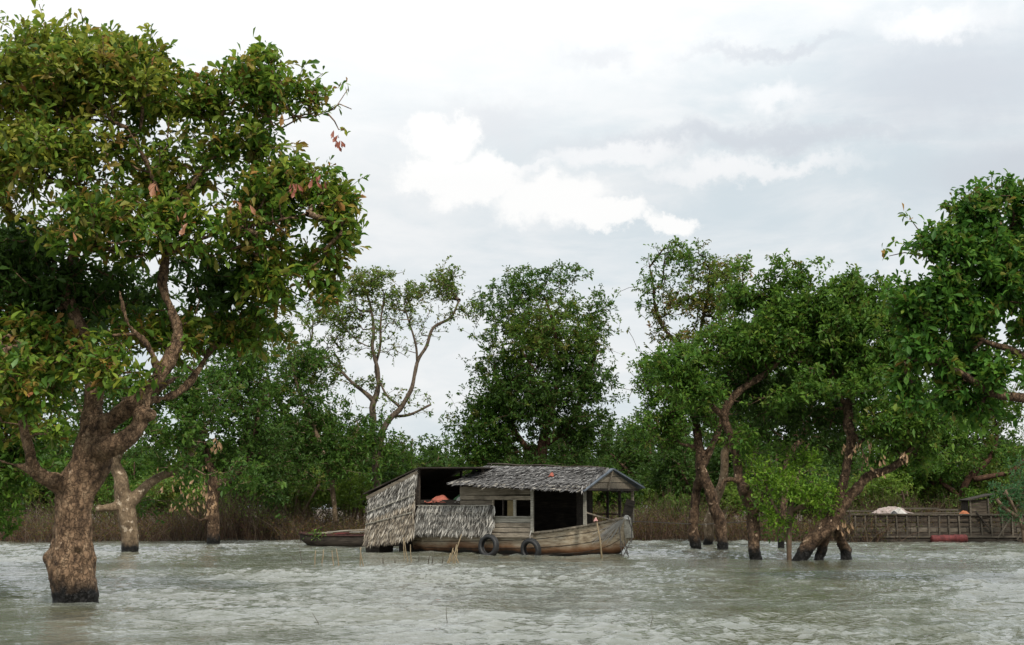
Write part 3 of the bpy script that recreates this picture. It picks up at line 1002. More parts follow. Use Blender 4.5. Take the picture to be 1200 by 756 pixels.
twig_out(T1, [(330, 150), (352, 138), (372, 135), (392, 128), (408, 104)], ydist(706), [(352, 136), (365, 128), (378, 132), (404, 98), (398, 102), (370, 108)], 4)
twig_out(T1, [(385, 130), (398, 122), (412, 128)], ydist(706), [(394, 124)], 5)
twig_out(T1, [(384, 133), (392, 142), (397, 152), (404, 150)], ydist(706), [(404, 152)], 6)
dead_leaves(T1, [(392, 158, 5, 7), (397, 165, 3, 5)], ydist(706), 14, 'russet', .15, 31)
dead_leaves(T1, [(214, 258, 7, 10), (285, 240, 9, 6), (180, 215, 5, 4)], ydist(706) - 2.6, 20, 'rust', .17, 32)
dead_leaves(T1, [(372, 208, 11, 5), (345, 218, 4, 4)], ydist(706) - 2.6, 16, 'russet', .15, 35)

make_tree('dark_leaved_tree', 'dark green tree crowding in behind the left side of the nearest tree', 'tree',
          limbs=[[(-60, 672, 0, 16), (-55, 600, 0, 13), (-40, 520, 0, 11), (-20, 440, 0, 8), (10, 370, 0, 5)], [(-45, 540, 0, 8), (0, 480, -.5, 6), (50, 430, -.5, 4)]],
          blobs=[(10, 300, 60, 55, 0, 1), (0, 400, 80, 60, 0, 1), (5, 480, 60, 50, -1, 1, 'near'), (20, 550, 60, 36, -.5, .8, 'green'), (-10, 600, 50, 26, 0, .5, 'green'), (60, 440, 60, 50, 1, 1), (-40, 480, 60, 60, 0, .8), (30, 510, 60, 36, 0, .6), (90, 380, 70, 50, 1.5, .8), (160, 350, 60, 40, 2, .6)],
          pal='dark', leaf=.2, ntips=2300, per=9, mat='bark_red', seed=22, Y=35, lr=.8, thr=-.3, spread=.25)

# left middle distance
make_tree('stunted_tree', 'squat pale-barked tree standing in the water just behind the nearest trunk', 'tree',
          limbs=[[(152, 647, 0, 11), (151, 620, 0, 11), (149, 600, 0, 12), (146, 585, 0, 11), (140, 560, 0, 9), (133, 540, 0, 8), (150, 515, .4, 6), (170, 480, .6, 5), (190, 450, .5, 4)],
                 [(147, 592, 0, 9), (132, 594, -.3, 6), (118, 596, -.4, 4)], [(150, 595, 0, 9), (165, 575, .2, 7), (185, 560, .5, 6), (215, 545, .8, 4), (240, 500, 1, 3)],
                 [(140, 555, 0, 6), (120, 530, 0, 5), (100, 490, .2, 4), (80, 450, .3, 3)]],
          blobs=[(185, 500, 65, 34, 0, 1), (150, 465, 80, 40, .5, 1), (90, 510, 45, 32, 0, .8), (205, 545, 34, 16, -.6, .6), (285, 560, 40, 26, 1.5, .5), (185, 590, 40, 14, 1.5, .3), (110, 560, 30, 14, 0, .35), (230, 460, 50, 40, .8, 1)],
          pal='mid', leaf=.2, ntips=1150, per=9, mat='bark_pale', seed=23, lr=0.9, Y=ydist(647), voxel=.055, balls=[(116, 596, -.4, .17)], thr=-.12)
T3 = make_tree('leafy_tree', 'dark tree with tan dead leaves hanging under its crown, left of the lake', 'tree',
          limbs=[[(250, 638, 0, 8.5), (250, 610, 0, 8), (249, 585, 0, 8.5), (252, 568, 0, 9), (246, 545, 0, 5), (238, 520, 0, 4), (220, 480, 0, 3)],
                 [(252, 572, 0, 7), (266, 564, -.2, 5), (276, 555, -.3, 4.5), (290, 543, -.3, 4), (298, 515, 0, 4), (302, 480, 0, 3)],
                 [(250, 600, 0, 3), (235, 610, -.3, 2.2), (220, 600, -.4, 2), (215, 580, -.4, 1.6)]],
          blobs=[(265, 470, 60, 46, 0, 1), (230, 520, 50, 34, -.5, 1), (300, 520, 42, 44, 0, 1, 'dark'), (290, 425, 55, 40, .5, 1), (320, 570, 26, 26, .5, .6, 'dark'), (270, 390, 50, 30, .6, .7)],
          pal='mid', leaf=.21, ntips=1500, per=9, mat='bark_mid', seed=24, lr=0.9, Y=ydist(638), voxel=.06, thr=-.14)
dead_leaves(T3, [(195, 560, 18, 14), (222, 562, 22, 18), (246, 588, 8, 12), (215, 590, 16, 8), (240, 570, 14, 18), (254, 520, 5, 8)], ydist(638) - 1.5, 120, 'dry', .26, 33)
make_tree('broad_tree', 'broad dark green tree filling the gap left of the houseboat', 'tree',
          limbs=[[(393, 612, 0, 5), (391, 585, 0, 5), (388, 560, 0, 6), (375, 520, 0, 5), (355, 470, 0, 4), (340, 420, 0, 3)], [(388, 560, 0, 4), (410, 530, 0, 3.5), (420, 500, 0, 3)],
                 [(368, 510, 0, 3.5), (330, 480, .5, 3), (310, 430, .5, 2)]],
          blobs=[(350, 440, 46, 44, 0, 1), (375, 500, 58, 40, 0, 1.1), (405, 540, 46, 34, -1, 1), (335, 530, 50, 46, -1, 1.1, 'dark'), (330, 380, 38, 30, .5, .35, 'olive'), (430, 505, 34, 26, 0, .8), (310, 470, 40, 50, 0, .9), (455, 530, 40, 26, .5, .7)],
          pal='mid', leaf=.2, ntips=1900, per=10, mat='bark_pale', seed=25, lr=0.6, Y=71, thr=-.16)
make_tree('open_tree', 'thin-crowned tree with bare forked limbs against the sky, left of centre', 'tree',
          limbs=[[(443, 600, 0, 8), (441, 560, 0, 7.5), (438, 520, 0, 7), (437, 490, 0, 7), (438, 468, 0, 6.5), (444, 452, 0, 4.5), (442, 432, 0, 4), (437, 410, 0, 3.6), (438, 385, 0, 3.2), (434, 360, 0, 2.6), (427, 335, 0, 2)],
                 [(441, 545, 0, 6), (447, 510, -.2, 6.5), (455, 493, -.3, 6), (468, 480, -.3, 5), (481, 458, -.3, 4.4), (489, 425, -.2, 3.8), (500, 405, 0, 3.4), (508, 384, 0, 3.2), (528, 372, 0, 2.6), (538, 352, 0, 2)],
                 [(437, 470, 0, 5.5), (425, 458, .2, 4.5), (412, 448, .4, 3.6), (395, 430, .6, 2.8), (375, 415, .8, 2)],
                 [(444, 450, 0, 3.4), (440, 430, .2, 3), (446, 405, .4, 2.6), (446, 380, .5, 2.2), (450, 350, .6, 1.8)],
                 [(489, 425, -.2, 2.6), (488, 408, -.4, 2.3), (482, 385, -.5, 2), (474, 360, -.5, 1.6)],
                 [(470, 478, -.3, 3), (452, 462, -.5, 2.5), (446, 448, -.5, 2)],
                 [(460, 488, .3, 3), (480, 486, .6, 2.6), (505, 474, .8, 2)]],
          blobs=[(435, 332, 42, 20, 0, .9, 'olive'), (478, 345, 40, 16, 0, .7), (525, 332, 32, 22, 0, 1.0), (545, 365, 20, 14, 0, .6), (388, 370, 40, 34, .5, .7, 'olive'), (368, 425, 48, 32, .8, .8, 'olive'), (420, 345, 36, 26, .2, .5, 'olive'),
                 (435, 448, 24, 11, 0, .6, 'olive'), (440, 385, 60, 45, 0, .22, 'olive'), (490, 370, 46, 30, 0, .2), (470, 470, 40, 22, 0, .2)],
          pal='olive', leaf=.17, ntips=1900, per=6, mat='bark_grey', seed=26, lr=.6, Y=73, thr=-.05, twig_r=.010)
make_tree('round_tree', 'tall bushy tree rising behind the houseboat roof', 'tree',
          limbs=[[(630, 600, 0, 15), (632, 560, 0, 14), (634, 530, 0, 14), (640, 500, 0, 9), (650, 465, 0, 6), (652, 430, 0, 5), (650, 390, 0, 4), (640, 350, 0, 3)],
                 [(628, 540, 0, 9), (610, 515, 0, 7), (592, 480, 0, 5), (580, 430, 0, 3.5)], [(640, 520, 0, 8), (665, 500, 0, 6), (685, 455, 0, 5), (700, 410, 0, 3)],
                 [(650, 470, -.6, 4), (635, 445, -1, 3.5), (620, 425, -1.5, 2.5), (605, 400, -1.5, 2)]],
          blobs=[(622, 338, 46, 26, 0, .8), (588, 358, 40, 30, 0, .5), (688, 372, 36, 28, 0, .65), (640, 395, 68, 40, -.5, 1.2, 'olive'), (590, 450, 44, 40, 0, 1.0), (690, 440, 36, 42, 0, 1.0, 'dark'),
                 (640, 470, 70, 42, -.5, 1.1, 'dark'), (585, 500, 46, 34, 0, 1.0), (690, 505, 42, 34, 0, 1.1, 'dark'), (560, 535, 34, 28, 0, .9), (575, 500, 42, 46, .3, .9), (635, 430, 80, 96, .3, .6), (540, 500, 26, 30, 1.5, .4), (640, 540, 70, 22, -.4, .5, 'dark'), (705, 350, 16, 22, 0, .25), (665, 320, 28, 16, 0, .4)],
          pal='mid', leaf=.19, ntips=6000, per=9, mat='bark_red', seed=27, lr=0.5, Y=74, thr=-.16)

# right middle distance: the flooded grove
make_tree('twin_stemmed_tree', 'tall tree on two crossing stems, first of the grove to the right of the houseboat', 'tree',
          limbs=[[(846, 644, 0, 9), (845, 625, 0, 9), (841, 604, 0, 9.5), (831, 574, 0, 9), (822, 550, 0, 9), (819, 525, 0, 8), (816, 495, 0, 6.5), (812, 460, 0, 5), (806, 420, 0, 4.5), (792, 400, .2, 4), (778, 385, .3, 3.6), (768, 360, .4, 3), (766, 335, .4, 2.4), (760, 305, .4, 1.6)],
                 [(815, 643, .6, 8.5), (813, 612, .6, 8), (817, 580, .5, 7.5), (821, 545, .1, 7)],
                 [(826, 545, 0, 6), (834, 525, -.2, 5.5), (842, 505, -.4, 4.5), (850, 470, -.4, 3.5)],
                 [(817, 525, 0, 4.5), (807, 522, -.2, 4), (794, 517, -.3, 3.4), (790, 495, -.3, 3), (785, 460, -.3, 2.4)],
                 [(806, 425, 0, 4), (820, 390, .3, 3.4), (828, 350, .4, 3), (832, 315, .4, 2)]],
          blobs=[(800, 302, 42, 22, 0, .75), (840, 320, 36, 22, .4, .6, 'rusty'), (762, 340, 24, 36, 0, .28), (832, 360, 42, 30, 0, .8, 'rusty'), (845, 330, 40, 30, -.5, .5, 'olive'), (790, 360, 38, 26, 0, .35, 'rusty'), (800, 395, 50, 20, 0, .5, 'rusty'),
                 (800, 350, 60, 50, .4, .14), (768, 500, 34, 24, -.7, .7), (822, 475, 30, 22, -.9, .5), (775, 440, 40, 32, 0, 1.1), (800, 480, 48, 40, -.4, 1.2), (765, 520, 26, 18, 0, .5), (845, 500, 30, 24, .8, .7), (855, 445, 40, 30, 0, 1.1), (765, 490, 26, 24, 0, .7)],
          pal='green', leaf=.155, ntips=2500, per=8, twig_r=.009, mat='bark_mid', seed=28, lr=0.72, Y=ydist(644), voxel=.055, thr=-.16, disp=.14)
make_tree('slender_tree', 'pale stem leaning behind the crossing stems of the grove', 'tree',
          limbs=[[(829, 637, 0, 7), (832, 615, 0, 8), (838, 590, 0, 7), (847, 565, 0, 6.5), (850, 530, 0, 6), (856, 490, 0, 5), (870, 440, 0, 3.5)]],
          blobs=[(860, 480, 42, 34, 0, 1), (890, 450, 45, 35, 0, 1), (880, 515, 34, 22, 0, .7)],
          pal='dark', leaf=.19, ntips=700, per=9, mat='bark_pale', seed=29, lr=0.8, Y=63, voxel=.07, thr=-.2)
make_tree('knobbly_tree', 'knobbly tree whose limb kinks left then sweeps right, middle of the grove', 'tree',
          limbs=[[(886, 656, 0, 9.5), (884, 635, 0, 9.5), (882, 605, 0, 9), (875, 578, 0, 9), (866, 560, 0, 7.5), (862, 535, 0, 6.5), (857, 512, 0, 6.5), (849, 487, 0, 6.5), (862, 461, 0, 6.5), (886, 446, 0, 5.5), (900, 436, 0, 5), (908, 420, .2, 4), (912, 380, .3, 3), (905, 340, .4, 2)],
                 [(872, 566, 0, 6), (860, 562, -.2, 5), (849, 563, -.3, 4), (844, 575, -.4, 3)], [(884, 600, 0, 5), (892, 588, -.2, 3), (893, 575, -.2, 2)],
                 [(850, 488, 0, 4.5), (843, 483, -.2, 4), (832, 472, -.4, 3.4), (822, 450, -.4, 2.6), (815, 420, -.3, 2)],
                 [(900, 438, 0, 4), (920, 415, 0, 3.4), (940, 380, .2, 2.6), (945, 340, .3, 1.8)]],
          blobs=[(898, 385, 60, 48, .5, .9), (815, 455, 36, 24, -.8, .7), (915, 470, 30, 20, -.8, .3), (872, 515, 22, 18, -.5, .3), (880, 460, 60, 40, 1, .8, 'dark'), (862, 350, 26, 24, .5, .35), (900, 400, 52, 36, 0, 1.1), (858, 405, 48, 30, 0, 1.0), (905, 350, 42, 26, .3, .8), (935, 330, 34, 18, .2, .45), (800, 432, 44, 28, -.5, 1), (950, 385, 34, 40, .3, .9), (890, 312, 34, 16, .2, .28), (945, 308, 34, 12, .2, .2)],
          pal='green', leaf=.17, ntips=3300, per=9, mat='bark_mid', seed=30, lr=0.76, Y=ydist(656), voxel=.045, balls=[(872, 572, -.3, .2)], thr=-.16, disp=.14)
make_tree('hidden_stem_tree', 'tree whose slanting limb shows above the bright green bush', 'tree',
          limbs=[[(915, 640, 0, 7), (918, 590, 0, 7), (922, 540, 0, 6.5), (938, 516, 0, 6), (946, 495, 0, 5.5), (951, 470, 0, 5), (955, 435, 0, 4), (965, 390, 0, 3)]],
          blobs=[(935, 465, 50, 36, .6, 1, 'dark'), (900, 490, 40, 32, .8, .9, 'dark'), (965, 430, 44, 40, 0, 1.1), (990, 490, 34, 40, 1.2, .9, 'dark'), (940, 520, 50, 20, 1, .6, 'dark')],
          pal='green', leaf=.18, ntips=2300, per=9, mat='bark_mid', seed=31, lr=0.6, Y=58, voxel=.06, thr=-.2)
T9 = make_tree('leaning_tree', 'many-stemmed tree leaning hard right over the water, right of the bright bush', 'tree',
          limbs=[[(936, 657, 0, 11), (950, 638, 0, 12), (968, 618, 0, 12), (987, 595, 0, 10), (1004, 571, 0, 8), (1018, 558, 0, 7), (1042, 549, 0, 6), (1060, 537, 0, 5), (1076, 512, 0, 4), (1090, 480, 0, 3)],
                 [(976, 608, 0, 8), (984, 585, -.1, 7), (989, 560, -.2, 7), (995, 535, -.2, 7), (997, 510, -.2, 7.5), (993, 482, -.1, 7), (1000, 450, 0, 5), (1008, 400, 0, 4), (1000, 350, 0, 2.6)],
                 [(959, 655, .5, 8), (964, 638, .4, 7.5), (970, 618, .1, 8)],
                 [(992, 645, .9, 9), (985, 630, .7, 8), (978, 612, .2, 8)],
                 [(994, 485, -.1, 4.5), (985, 462, .3, 4), (975, 430, .5, 3), (970, 390, .6, 2)],
                 [(998, 500, -.3, 3.5), (1010, 528, -.6, 2), (1018, 545, -.8, 1.4)],
                 [(1006, 440, 0, 4), (1030, 420, 0, 3.5), (1050, 390, 0, 2.6)]],
          blobs=[(1045, 495, 44, 30, -.9, .9), (960, 450, 36, 22, -.9, .5), (1030, 452, 44, 24, -1, .8), (1090, 500, 40, 34, -.5, .8), (1010, 400, 80, 60, .8, 1.0), (960, 490, 40, 34, 1.5, .7, 'dark'), (1000, 350, 52, 34, .5, .6), (1080, 520, 40, 30, .5, .6), (985, 385, 48, 36, 0, 1.1), (1005, 335, 34, 22, 0, .8), (955, 355, 30, 24, .3, .55), (1030, 430, 48, 40, 0, 1.15), (975, 440, 40, 32, .4, .9), (1070, 470, 44, 36, 0, 1.0), (1050, 500, 34, 24, .5, .9, 'dark'), (1030, 370, 40, 40, .2, .9), (1065, 410, 40, 40, .3, .9)],
          pal='green', leaf=.17, ntips=4200, per=9, mat='bark_mid', seed=32, lr=0.74, Y=ydist(657), voxel=.045, thr=-.16, disp=.15)
dead_leaves(T9, [(1004, 525, 18, 10), (1026, 545, 10, 12), (990, 615, 8, 8), (1060, 535, 5, 6)], ydist(657) - .8, 70, 'dry', .19, 34)
make_tree('green_bush', 'bright yellow-green bush hanging low between the knobbly and the leaning trees', 'bush',
          limbs=[[(925, 648, 0, 3), (925, 620, 0, 3), (928, 590, 0, 2.5), (935, 560, 0, 2)], [(925, 620, 0, 2), (905, 590, 0, 2), (895, 560, 0, 1.5)], [(927, 600, 0, 2), (950, 585, 0, 1.8), (968, 570, 0, 1.2)]],
          blobs=[(940, 580, 38, 26, -.5, 1.3), (915, 600, 26, 18, -.2, .7), (900, 560, 30, 22, 0, .8), (945, 550, 34, 20, 0, .8), (878, 538, 24, 14, .2, .4), (925, 625, 34, 9, 0, .3, 'green'), (970, 600, 18, 14, 0, .5), (885, 585, 18, 22, .3, .4, 'green'), (920, 525, 46, 14, .3, .35, 'green'), (975, 560, 18, 18, .2, .4, 'green')],
          pal='bright', leaf=.125, ntips=640, per=8, mat='twig', seed=33, Y=45.2, thr=.02, spread=.34)
T10 = make_tree('right_edge_tree', 'large-leaved tree overhanging from beyond the right edge of the picture', 'tree',
          limbs=[[(1310, 688, 0, 22), (1300, 600, 0, 19), (1280, 520, 0, 16), (1250, 460, 0, 12), (1222, 432, 0, 8), (1200, 418, 0, 6), (1180, 408, 0, 5), (1160, 402, 0, 4), (1130, 385, 0, 3), (1100, 360, 0, 2.4)],
                 [(1250, 460, 0, 8), (1235, 400, 0, 7), (1210, 340, 0, 5), (1185, 290, 0, 3.5), (1165, 245, 0, 2)],
                 [(1262, 485, 0, 9), (1210, 468, -.3, 7.5), (1170, 462, -.4, 6), (1140, 445, -.4, 5), (1105, 425, -.4, 3.5), (1075, 400, -.4, 2)],
                 [(1210, 345, 0, 4), (1170, 330, 0, 3.4), (1125, 305, 0, 2.4), (1100, 290, 0, 1.6)],
                 [(1290, 560, 0, 10), (1330, 480, 0, 8), (1350, 400, 0, 5)]],
          blobs=[(1150, 248, 46, 30, 0, 1.1), (1190, 262, 40, 40, .3, 1.1), (1108, 300, 44, 36, 0, 1.1), (1085, 350, 40, 34, 0, 1.0), (1135, 345, 50, 36, -.3, .9), (1190, 330, 44, 30, 0, .8), (1070, 395, 34, 30, 0, .9),
                 (1115, 420, 50, 26, 0, 1.1), (1165, 440, 36, 22, -.3, .8), (1240, 300, 60, 70, 0, .7), (1210, 440, 40, 20, 0, .6), (1240, 390, 50, 40, 0, .5), (1060, 350, 26, 30, .2, .6), (1320, 380, 60, 80, 0, .4), (1130, 390, 60, 44, .3, 1.1), (1085, 440, 44, 26, .2, .9), (1180, 370, 30, 50, 1, .5), (1095, 462, 50, 24, .2, .9), (1150, 474, 44, 22, .3, .7), (1150, 300, 60, 50, 0, 1.0), (1185, 225, 30, 20, 0, .5)],
          pal='leafy', leaf=.20, ntips=4300, per=7, mat='bark_mid', seed=34, Y=29.5, lr=.8, rich=True, twig_r=.008, thr=-.05, spread=.2, hole=[(1176, 392, 17), (1188, 372, 12)])
twig_out(T10, [(1095, 285), (1078, 272), (1066, 255)], 29.5, [(1064, 252), (1060, 248), (1066, 258)], 7, L=.22, mat='bark_red')
twig_out(T10, [(1080, 300), (1060, 296), (1042, 300)], 29.5, [(1038, 300), (1048, 285), (1060, 288), (1034, 292)], 8, L=.22, mat='bark_red')
make_tree('forked_tree', 'wide forked tree with russet limbs standing behind the cattle barge', 'tree',
          limbs=[[(1127, 615, 0, 7), (1128, 590, 0, 7.5), (1131, 568, 0, 7), (1142, 553, 0, 6.5), (1158, 540, 0, 5), (1168, 510, 0, 3.6), (1160, 470, 0, 2.4)],
                 [(1128, 588, 0, 5), (1115, 575, 0, 5), (1100, 560, 0, 4), (1090, 520, 0, 3)], [(1140, 562, -.3, 5.5), (1162, 558, -.5, 5), (1186, 552, -.6, 4), (1210, 530, -.6, 2.5)]],
          blobs=[(1165, 475, 56, 34, .4, .9), (1105, 515, 70, 44, .6, 1.2), (1060, 550, 50, 24, .5, .8), (1110, 500, 50, 30, 0, 1), (1150, 480, 44, 28, 0, .9, 'olive'), (1085, 545, 40, 24, -.5, .9), (1120, 540, 40, 16, -1, .8), (1180, 530, 30, 14, 0, .5), (1075, 505, 40, 36, .5, 1)],
          pal='green', leaf=.19, ntips=2300, per=8, mat='bark_red', seed=35, lr=0.6, Y=77, thr=-.1)
make_tree('sloping_tree', 'russet trunk sloping rightward behind the left end of the barge', 'tree',
          limbs=[[(1058, 612, 0, 8), (1066, 590, 0, 8), (1082, 573, 0, 8), (1098, 560, 0, 6), (1108, 530, 0, 4)], [(1070, 585, 0, 6), (1052, 560, 0, 4), (1040, 530, 0, 3)]],
          blobs=[(1060, 530, 50, 26, 0, 1), (1090, 560, 34, 14, -.5, .6), (1035, 510, 40, 36, .5, .9)],
          pal='green', leaf=.19, ntips=600, per=8, mat='bark_red', seed=36, lr=0.7, Y=78, thr=-.15)
make_tree('bluish_bush', 'grey-blue feathery bush at the right edge beside the barge shed', 'bush',
          limbs=[[(1200, 628, 0, 2), (1195, 610, 0, 1.8), (1186, 590, 0, 1.5), (1178, 575, 0, 2)], [(1198, 620, 0, 3), (1212, 590, 0, 3), (1222, 565, 0, 2)], [(1192, 606, 0, 2.5), (1178, 596, -.4, 2), (1168, 585, -.5, 1.5)]],
          blobs=[(1182, 575, 24, 18, -.3, 1), (1205, 560, 30, 30, 0, 1), (1192, 598, 24, 16, -.4, .7), (1225, 590, 30, 30, 0, .8)],
          pal='blue', leaf=.12, ntips=380, per=9, mat='twig', seed=37, Y=66, thr=-.2)


# ------------------------------------------------------------------ far line of the flooded forest: a few trees, copied
def forest_proto(seed, pal, h, w):
    g = np.random.default_rng(seed)
    Y0 = 90.0
    k = FPX / Y0
    cx = 600
    zt = HORIZON + CAM_H * k
    top = zt - h * k
    W = w * k
    fork = zt - h * k * .34
    limbs = [[(cx, zt, 0, 4), (cx + g.uniform(-4, 4), (zt + fork) / 2, 0, 3.6), (cx, fork, 0, 3.4), (cx + g.uniform(-14, 14), top + h * k * .35, 0, 2), (cx, top + h * k * .1, 0, 1)]]
    for s in (-1, 1):
        limbs.append([(cx, fork + 6, 0, 3), (cx + s * W * .22, fork - 14, g.uniform(-1, 1), 2.4), (cx + s * W * .38, fork - 40 + g.uniform(-10, 10), g.uniform(-1, 1), 1.5)])
    blobs = []
    for i in range(7):
        a = g.uniform(-1, 1)
        blobs.append((cx + a * W * .34, top + h * k * g.uniform(.18, .66), W * g.uniform(.18, .3), W * g.uniform(.14, .22), g.uniform(-1.2, 1.2), g.uniform(.7, 1.1)))
    blobs.append((cx, top + h * k * .5, W * .42, h * k * .26, 0, .8))
    return make_tree('forest_tree', '', 'tree', limbs, blobs, pal=pal, leaf=.24, ntips=900, per=10, mat='bark_mid', lr=.7, seed=seed, Y=Y0, thr=-.2, twig_r=.008)


protos = [forest_proto(61, 'forest', 7.6, 7.5), forest_proto(62, 'dark', 7.0, 8.0), forest_proto(63, 'forest', 6.2, 7.0), forest_proto(64, 'mid', 6.6, 6.5), forest_proto(65, 'dark', 8.2, 7.8)]
FOREST_LABEL = 'dense green tree in the far line of flooded forest behind the brush'


def shrub_proto(seed, pal):
    cx, zt, k = 600, HORIZON + CAM_H * FPX / 78, FPX / 78
    g = np.random.default_rng(seed)
    limbs = [[(cx, zt, 0, 1.6), (cx + a * .5, zt - 26, 0, 1.3), (cx + a, zt - 48, 0, 1)] for a in (-30, -8, 14, 34)]
    blobs = [(cx + a, zt - g.uniform(34, 58), g.uniform(24, 34), g.uniform(14, 22), g.uniform(-.6, .6), 1) for a in (-44, -22, 0, 20, 42)]
    return make_tree('shrub', '', 'shrub', limbs, blobs, pal=pal, leaf=.17, ntips=420, per=10, mat='twig', seed=seed, Y=78, thr=-.2)


def copy_tree(o, parent=None):
    c = o.copy(); C.objects.link(c)
    if parent: c.parent = parent
    for ch in list(o.children): copy_tree(ch, c)
    return c


gf = np.random.default_rng(77)
spots = []
for row, (Yr, n) in enumerate(((81, 15), (91, 17), (104, 18))):
    half = Yr * .43
    for i in range(n):
        spots.append((-half + 2 * half * (i + .5) / n + gf.uniform(-1, 1), Yr + gf.uniform(-3, 3), row))
used = set(); ordn = {}
NTH = ('first', 'second', 'third', 'fourth', 'fifth', 'sixth', 'seventh', 'eighth')
for i, (x, y, row) in enumerate(spots):
    k = int(gf.integers(len(protos)))
    o = protos[k] if k not in used else copy_tree(protos[k])
    used.add(k)
    px = 600 + FPX * x / y
    s = gf.uniform(.72, .92) if row == 0 else gf.uniform(.9, 1.1) if row == 1 else gf.uniform(1.05, 1.3)
    if row == 0 and (470 < px < 560 or 715 < px < 750): s *= .75
    o.location = (x, y, 0)
    o.scale = (s * gf.uniform(1.0, 1.2), s * 1.1, s)
    o.rotation_euler = (0, 0, gf.uniform(0, 6.28))
    reg = ('behind the nearest trunk' if px < 130 else 'behind the squat pale tree' if px < 340 else 'behind the flat boat' if px < 440 else
           'below the open bare-limbed tree' if px < 560 else 'behind the houseboat roof' if px < 740 else 'behind the right-hand grove' if px < 990 else 'behind the cattle barge')
    kind_ = ('low front-row', 'mid-row', 'tall back-row')[row]
    key = kind_ + reg; ordn[key] = ordn.get(key, -1) + 1
    tag(o, NTH[ordn[key]] + ' ' + kind_ + ' far forest tree from left ' + reg, 'tree', 'trees of the far flooded forest')


shr = [shrub_proto(71, 'green'), shrub_proto(72, 'olive'), shrub_proto(73, 'lime')]
for i in range(24):
    o = shr[i % 3] if i < 3 else copy_tree(shr[i % 3])
    x = -33 + 66 * (i + .5) / 24 + gf.uniform(-.8, .8)
    o.location = (x, 77.5 + gf.uniform(-1, 1.5), 0)
    s = gf.uniform(.85, 1.3)
    o.scale = (s, s, s); o.rotation_euler = (0, 0, gf.uniform(0, 6.28))
    px = 600 + FPX * x / 77.5
    reg = 'left of the houseboat' if px < 430 else 'behind the houseboat' if px < 760 else 'behind the grove stems' if px < 1000 else 'behind the barge'
    col_ = ('dark green', 'olive', 'light green')[i % 3]
    key = col_ + reg; ordn[key] = ordn.get(key, -1) + 1
    tag(o, NTH[ordn[key]] + ' ' + col_ + ' shrub from left behind the brush, ' + reg, 'shrub', 'shrubs behind the brown brush')


# ------------------------------------------------------------------ houseboat
TH = R(35)
BO = Vector((math.sin(TH) * 1.4, 50 + math.cos(TH) * 1.4, 0))       # centre line opposite the tyres
boat = empty('houseboat', BO, 'weathered wooden houseboat with thatched cabin and rounded hull moored in the lake', 'houseboat', rz=-TH)
# local frame: +x toward the bow (right), -y the side that faces the viewer


def hull_loft(name, sections, mat, parent, nseg=9):
    """sections: (x, half beam, sheer z, keel z, fullness)"""
    bm = bmesh.new(); rings = []
    for x, b, zs, zk, fu in sections:
        ring = []
        for side in (-1, 1):
            for k in range(nseg):
                t = k / (nseg - 1)
                if side == 1: t = 1 - t
                a = t * math.pi / 2
                yy = b * (math.cos(a) ** fu if t > 0 else 1.0) * (1 - .07 * (1 - t) ** 2)
                zz = zs + (zk - zs) * math.sin(a) ** 1.0 if t > 0 else zs
                ring.append((x, side * yy, zz))
        # side -1 goes sheer->keel, side 1 goes keel->sheer
        rings.append([bm.verts.new(p) for p in ring])
    for i in range(len(rings) - 1):
        for k in range(len(rings[0]) - 1):
            try: bm.faces.new((rings[i][k], rings[i + 1][k], rings[i + 1][k + 1], rings[i][k + 1]))
            except ValueError: pass
    bm.faces.new(rings[0]); bm.faces.new(rings[-1][::-1])
    bmesh.ops.remove_doubles(bm, verts=bm.verts, dist=.002)
    bmesh.ops.recalc_face_normals(bm, faces=bm.faces)
    me = bpy.data.meshes.new(name); bm.to_mesh(me); bm.free()
    for p in me.polygons: p.use_smooth = True
    me.materials.append(mat)
    o = bpy.data.objects.new(name, me); C.objects.link(o); o.parent = parent
    return o


SEC = [(-5.3, 1.05, .60, -.1, .55), (-4.6, 1.25, .62, -.3, .55), (-3, 1.38, .66, -.35, .5), (-1, 1.42, .72, -.35, .5), (.6, 1.42, .80, -.35, .5), (1.8, 1.30, .92, -.35, .55),
       (2.8, 1.0, 1.08, -.3, .65), (3.5, .68, 1.22, -.15, .8), (4.0, .40, 1.34, .12, .9), (4.3, .22, 1.42, .5, 1.0)]


def sheer(x):
    xs = [s[0] for s in SEC]
    return float(np.interp(x, xs, [s[2] for s in SEC])), float(np.interp(x, xs, [s[1] for s in SEC])), float(np.interp(x, xs, [s[3] for s in SEC]))


hull = hull_loft('hull', SEC, M['hull'], boat)
# plank seams stand as thin proud battens along the hull, ribs of rope stain as strakes
for t in (.12, .30, .48):
    mb = MB(); pts = []
    for x in np.linspace(-5.2, 4.15, 26):
        zs, b, zk = sheer(x); a = t * math.pi / 2
        fu = float(np.interp(x, [s[0] for s in SEC], [s[4] for s in SEC]))
        pts.append((x, -b * math.cos(a) ** fu * (1 - .07 * (1 - t) ** 2) - .004, zs + (zk - zs) * math.sin(a)))
    mb.tube(pts, .013, 4); mb.build('hull_seam', M['wood_dark'], hull)
for side in (-1, 1):      # gunwale
    mb = MB(); pts = []
    for x in np.linspace(-5.3, 4.28, 24):
        zs, b, _ = sheer(x); pts.append((x, side * (b * .95 + .02), zs + .02))
    for a, b2 in zip(pts[:-1], pts[1:]): mb.bar(a, b2, .09, .07)
    mb.build('gunwale', M['wood_grey'], boat)
# deck planks across the hull
for i, x in enumerate(np.arange(1.15, 4.1, .19)):
    zs, b, _ = sheer(x)
    MB().box((x, 0, zs - .03 + random.uniform(-.006, .006)), (.17, 2 * b * .93, .03)).build('deck_plank', M['wood_grey'], boat)
MB().box((-1.9, 0, .66), (6.0, 2.4, .04)).build('cabin_floor', M['wood_dark'], boat)
